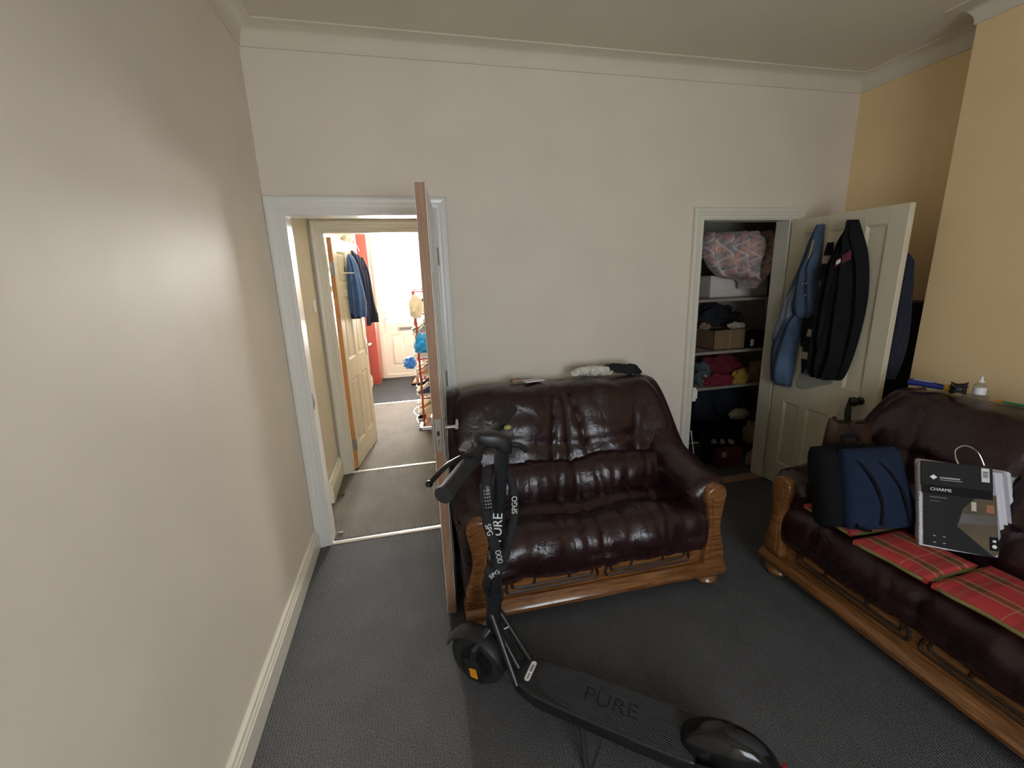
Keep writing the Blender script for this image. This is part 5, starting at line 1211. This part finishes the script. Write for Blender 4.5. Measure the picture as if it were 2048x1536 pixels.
t = thing('hook_rail', 'black hook rail with white prongs on the hall door', 'hook rail', tuple(px(684, 560, Y=4.05)))
for yy in (540, 576):
    p = px(680, yy, Y=4.06)
    m = MB(); m.box(p.x - 0.03, p.x + 0.04, p.y, p.y + 0.015, p.z - 0.02, p.z + 0.025, 0.003); build('bracket', m, BLACK, t, world=True)
    q0, q1 = px(676, yy + 6, Y=4.03), px(708 if yy == 540 else 692, yy + 6, Y=3.98)
    m = MB(); m.tube([q0, q1], 0.005, 8); build('prong', m, WHITEP, t, world=True)
# white bits hung high on the hall wall
t = thing('coat_rack', 'small wire coat rack hung high on the hall wall', 'coat rack', (HX0, 5.3, 2.2))
m = MB(); m.box(0, 0.02, -0.25, 0.45, -0.02, 0.02, 0.003)
for k in range(4): m.tube(cr([(0.02, -0.2 + 0.18 * k, 0), (0.07, -0.2 + 0.18 * k, -0.01), (0.075, -0.2 + 0.18 * k, 0.03)], 4), 0.005, 6)
build('rail', m, STEEL, t)
heap('cloth_bag', 'white crumpled cloth bag hung from the hall coat rack', 'bag', (-0.60, 5.50, 2.02), (0.05, 0.07, 0.085), mat('white_cotton', (0.70, 0.66, 0.60), 0.9), 41, 0.4)
heap('cap', 'grey crumpled cap hung from the hall coat rack beside the white bag', 'cap', (-0.595, 5.75, 2.02), (0.05, 0.06, 0.075), mat('grey_cotton', (0.40, 0.38, 0.36), 0.9), 42, 0.4)

# red shoe rack
RMET = mat('red_metal', (0.36, 0.045, 0.035), 0.4)
RX0, RX1, RY0, RY1 = 0.075, 0.375, 4.72, 5.85
tiers = [0.12, 0.34, 0.56, 0.78, 1.02, 1.26]
t = thing('shoe_rack', 'tall red metal shoe rack along the hall wall', 'shoe rack', (RX0, RY0, 0))
for x in (RX0, RX1):
    for y in (RY0, RY1):
        m = MB(); m.tube([(x, y, 0), (x, y, 1.50)], 0.012, 10); build('post', m, RMET, t, world=True)
for z in tiers + [1.49]:
    m = MB(); m.tube([(RX0, RY0, z), (RX0, RY1, z)], 0.008, 8); m.tube([(RX1, RY0, z), (RX1, RY1, z)], 0.008, 8); m.tube([(RX0, RY0, z), (RX1, RY0, z)], 0.008, 8); m.tube([(RX0, RY1, z), (RX1, RY1, z)], 0.008, 8)
    build('tier_frame', m, RMET, t, world=True)
    m = MB()
    for k in range(1, 6): x = RX0 + (RX1 - RX0) * k / 6; m.tube([(x, RY0, z), (x, RY1, z)], 0.004, 6)
    build('tier_wires', m, RMET, t, world=True)
def shoe(name, label, cat, loc, rz, up, sole, L=0.27, group=None, lace=True):
    t = thing(name, label, cat, loc, (0, 0, rz), group)
    secs = []; outl = [(-0.5, 0.30), (-0.46, 0.62), (-0.25, 0.72), (0.05, 0.78), (0.28, 0.95), (0.42, 0.80), (0.5, 0.35)]
    W_ = 0.098
    oc = [(L * a, W_ / 2 * b) for a, b in outl]
    ring = [Vector((p.x, p.y, 0)) for p in cr([(a, b, 0) for a, b in oc], 3)] ; ring += [Vector((p.x, -p.y, 0)) for p in reversed(ring)]
    m = MB(); m.loft([[Vector((p.x, p.y, 0.0)) for p in ring], [Vector((p.x * 1.02, p.y * 1.05, 0.006)) for p in ring], [Vector((p.x * 1.02, p.y * 1.05, 0.026)) for p in ring]]); build('sole', m, sole, t)
    secs = []
    for i in range(11):
        q = i / 10; x = -0.49 * L + 0.97 * L * q
        hh = 0.105 - 0.02 * sstep(0.15, 0.45, q) - 0.052 * sstep(0.40, 0.85, q) - 0.02 * sstep(0.88, 1.0, q); ww = W_ / 2 * (0.66 + 0.25 * sstep(0.4, 0.8, q)) * (1 - 0.45 * sstep(0.86, 1, q)) * (0.7 + 0.3 * sstep(0, 0.1, q))
        secs.append([Vector((x, ww * math.copysign(abs(math.cos(a)) ** 0.75, math.cos(a)) * (1 - 0.35 * max(0, math.sin(a))), 0.024 + max(0, math.sin(a)) ** 0.8 * hh)) for a in [2 * PI * k / 20 for k in range(20)]])
    m = MB(); m.loft(secs); build('upper', m, up, t, angle=70)
    m = MB(); m.blob((-0.20 * L, 0, 0.122), (0.062, 0.028, 0.010), 1, 0.05); build('collar', m, BLKC if up is not BLKC else SOCKW, t)
    if lace:
        m = MB()
        for k in range(4): x = 0.02 * L + 0.055 * L * k; z = 0.105 - 0.012 * k; m.tube([(x, -0.022, z - 0.008), (x, 0, z + 0.004), (x, 0.022, z - 0.008)], 0.004, 6)
        build('laces', m, WHITEP, t)
    return t
cols = {'white': mat('white_trainer', (0.70, 0.66, 0.58), 0.6), 'black': BLKC, 'navy': mat('navy_suede', (0.03, 0.04, 0.09), 0.8), 'tan': mat('tan_suede', (0.40, 0.26, 0.14), 0.8), 'blue': mat('bright_blue_mesh', (0.02, 0.26, 0.65), 0.6), 'grey': mat('grey_mesh', (0.28, 0.28, 0.28), 0.7), 'cream': mat('cream_canvas', (0.66, 0.58, 0.45), 0.8), 'brown': mat('brown_leather', (0.22, 0.10, 0.05), 0.45)}
SOLW = mat('white_sole', (0.75, 0.73, 0.68), 0.6)
plan = [(0, 'cream', 'tan', 'white'), (1, 'navy', 'white', 'black'), (2, 'tan', 'grey', 'cream'), (3, 'cream', 'blue', 'grey'), (4, 'grey', 'black', 'white'), (5, 'white', 'cream', 'navy')]
nm = ['bottom', 'second', 'third', 'fourth', 'fifth', 'top']
for ti, *cs in plan:
    for k, c in enumerate(cs):
        shoe('shoe', '%s shoe on the %s tier of the red rack' % (c, nm[ti]), 'shoe', (RX0 + 0.085, RY0 + 0.12 + 0.20 * k, tiers[ti] + 0.008), PI + (0.15 if k % 2 else -0.1), cols[c], SOLW if c != 'brown' else BLACK, group='shoes on the red rack', lace=c in ('white', 'black', 'grey', 'blue'))
p = px(855, 835, Z=0)
shoe('shoe', 'black trainer with a white sole on the hall floor', 'shoe', (p.x + 0.0, p.y, 0), math.radians(215), BLKC, SOLW, lace=True)
p = px(868, 852, Z=0)
shoe('shoe', 'white trainer on the hall floor beside the black trainer', 'shoe', (p.x + 0.04, p.y - 0.02, 0), math.radians(195), cols['white'], SOLW)
p = px(833, 768, Z=0)
shoe('shoe', 'brown leather shoe on the dark entrance mat', 'shoe', (p.x, p.y, 0.012), math.radians(250), cols['brown'], BLACK, lace=False)
heap('plastic_bag', 'bright blue plastic bag hanging off the shoe rack', 'plastic bag', (0.115, 4.66, 0.86), (0.07, 0.05, 0.11), mat('bright_blue_plastic', (0.01, 0.30, 0.75), 0.35, bump=0.5, bscale=25), 51, 0.4)
heap('plastic_bag', 'deep blue plastic bag poking out of the red shoe rack', 'plastic bag', (-0.03, 5.38, 0.565), (0.075, 0.09, 0.08), mat('deep_blue_plastic', (0.02, 0.16, 0.55), 0.4), 52, 0.4)
heap('cloth_bag', 'cream cloth bag hanging at the top of the red shoe rack', 'bag', (0.085, 4.67, 1.22), (0.06, 0.045, 0.14), mat('cream_cotton', (0.68, 0.60, 0.48), 0.9), 53, 0.35)
heap('paper_bag', 'peach paper bag slumped at the foot of the red shoe rack', 'bag', (0.17, 4.60, 0.0), (0.09, 0.06, 0.12), mat('peach_paper', (0.62, 0.44, 0.32), 0.9), 54, 0.4)
m = MB(); pts = [px(a, b, Z=0.004) for a, b in ((846, 838), (836, 832), (828, 824), (832, 816), (842, 812), (850, 818), (844, 826), (834, 836), (838, 846))]
m.tube(cr(pts, 6), 0.006, 6); one('power_cord', m, WHITEP, 'white cord in a loose loop on the hall floor', 'cord')
# scraps by the skirting in the lobby
m = MB(); m.blob((0, 0, 0.012), (0.022, 0.016, 0.016), 2, 0.6, 8, 3); one('paper_scrap', m, mat('brown_scrap', (0.14, 0.09, 0.05), 0.9), 'brown crumpled scrap by the lobby skirting', 'scrap', tuple(px(684, 990, Z=0)))
m = MB(); m.blob((0, 0, 0.006), (0.02, 0.006, 0.006), 1, 0.5, 8, 3); one('paper_scrap', m, SOCKW, 'white thread scrap near the hall doorway bar', 'scrap', tuple(px(682, 1066, Z=0)))
# side room clutter glimpsed through the gap
t = thing('side_cupboard', 'low grey cupboard under the bright side room window', 'cupboard', (-1.05, 4.42, 0))
m = MB(); m.box(-0.35, 0.28, -0.15, 0.17, 0, 0.62, 0.004); build('body', m, mat('grey_laminate', (0.45, 0.44, 0.42), 0.5), t, False)
for a, b in ((-0.345, -0.04), (-0.03, 0.275)):
    m = MB(); m.box(a, b, -0.168, -0.15, 0.02, 0.60, 0.002); build('door', m, MATS['grey_laminate'], t, False)
for i, (c_, nm_, hz) in enumerate((((0.55, 0.54, 0.52), 'pale grey tub', 0.24), ((0.10, 0.25, 0.60), 'blue tub', 0.11), ((0.45, 0.42, 0.40), 'stone grey tub', 0.20))):
    m = MB(); m.lathe([(0.001, 0), (0.055, 0), (0.062, hz * 0.9), (0.066, hz * 0.9), (0.066, hz), (0.001, hz)], 18)
    zz = 0.62 if i == 0 else (0.86 if i == 1 else 0.97)
    one('storage_tub', m, mat('tub_%d' % i, c_, 0.5), nm_ + ' in the pile on the grey cupboard', 'tub', (-0.87, 4.36, zz))
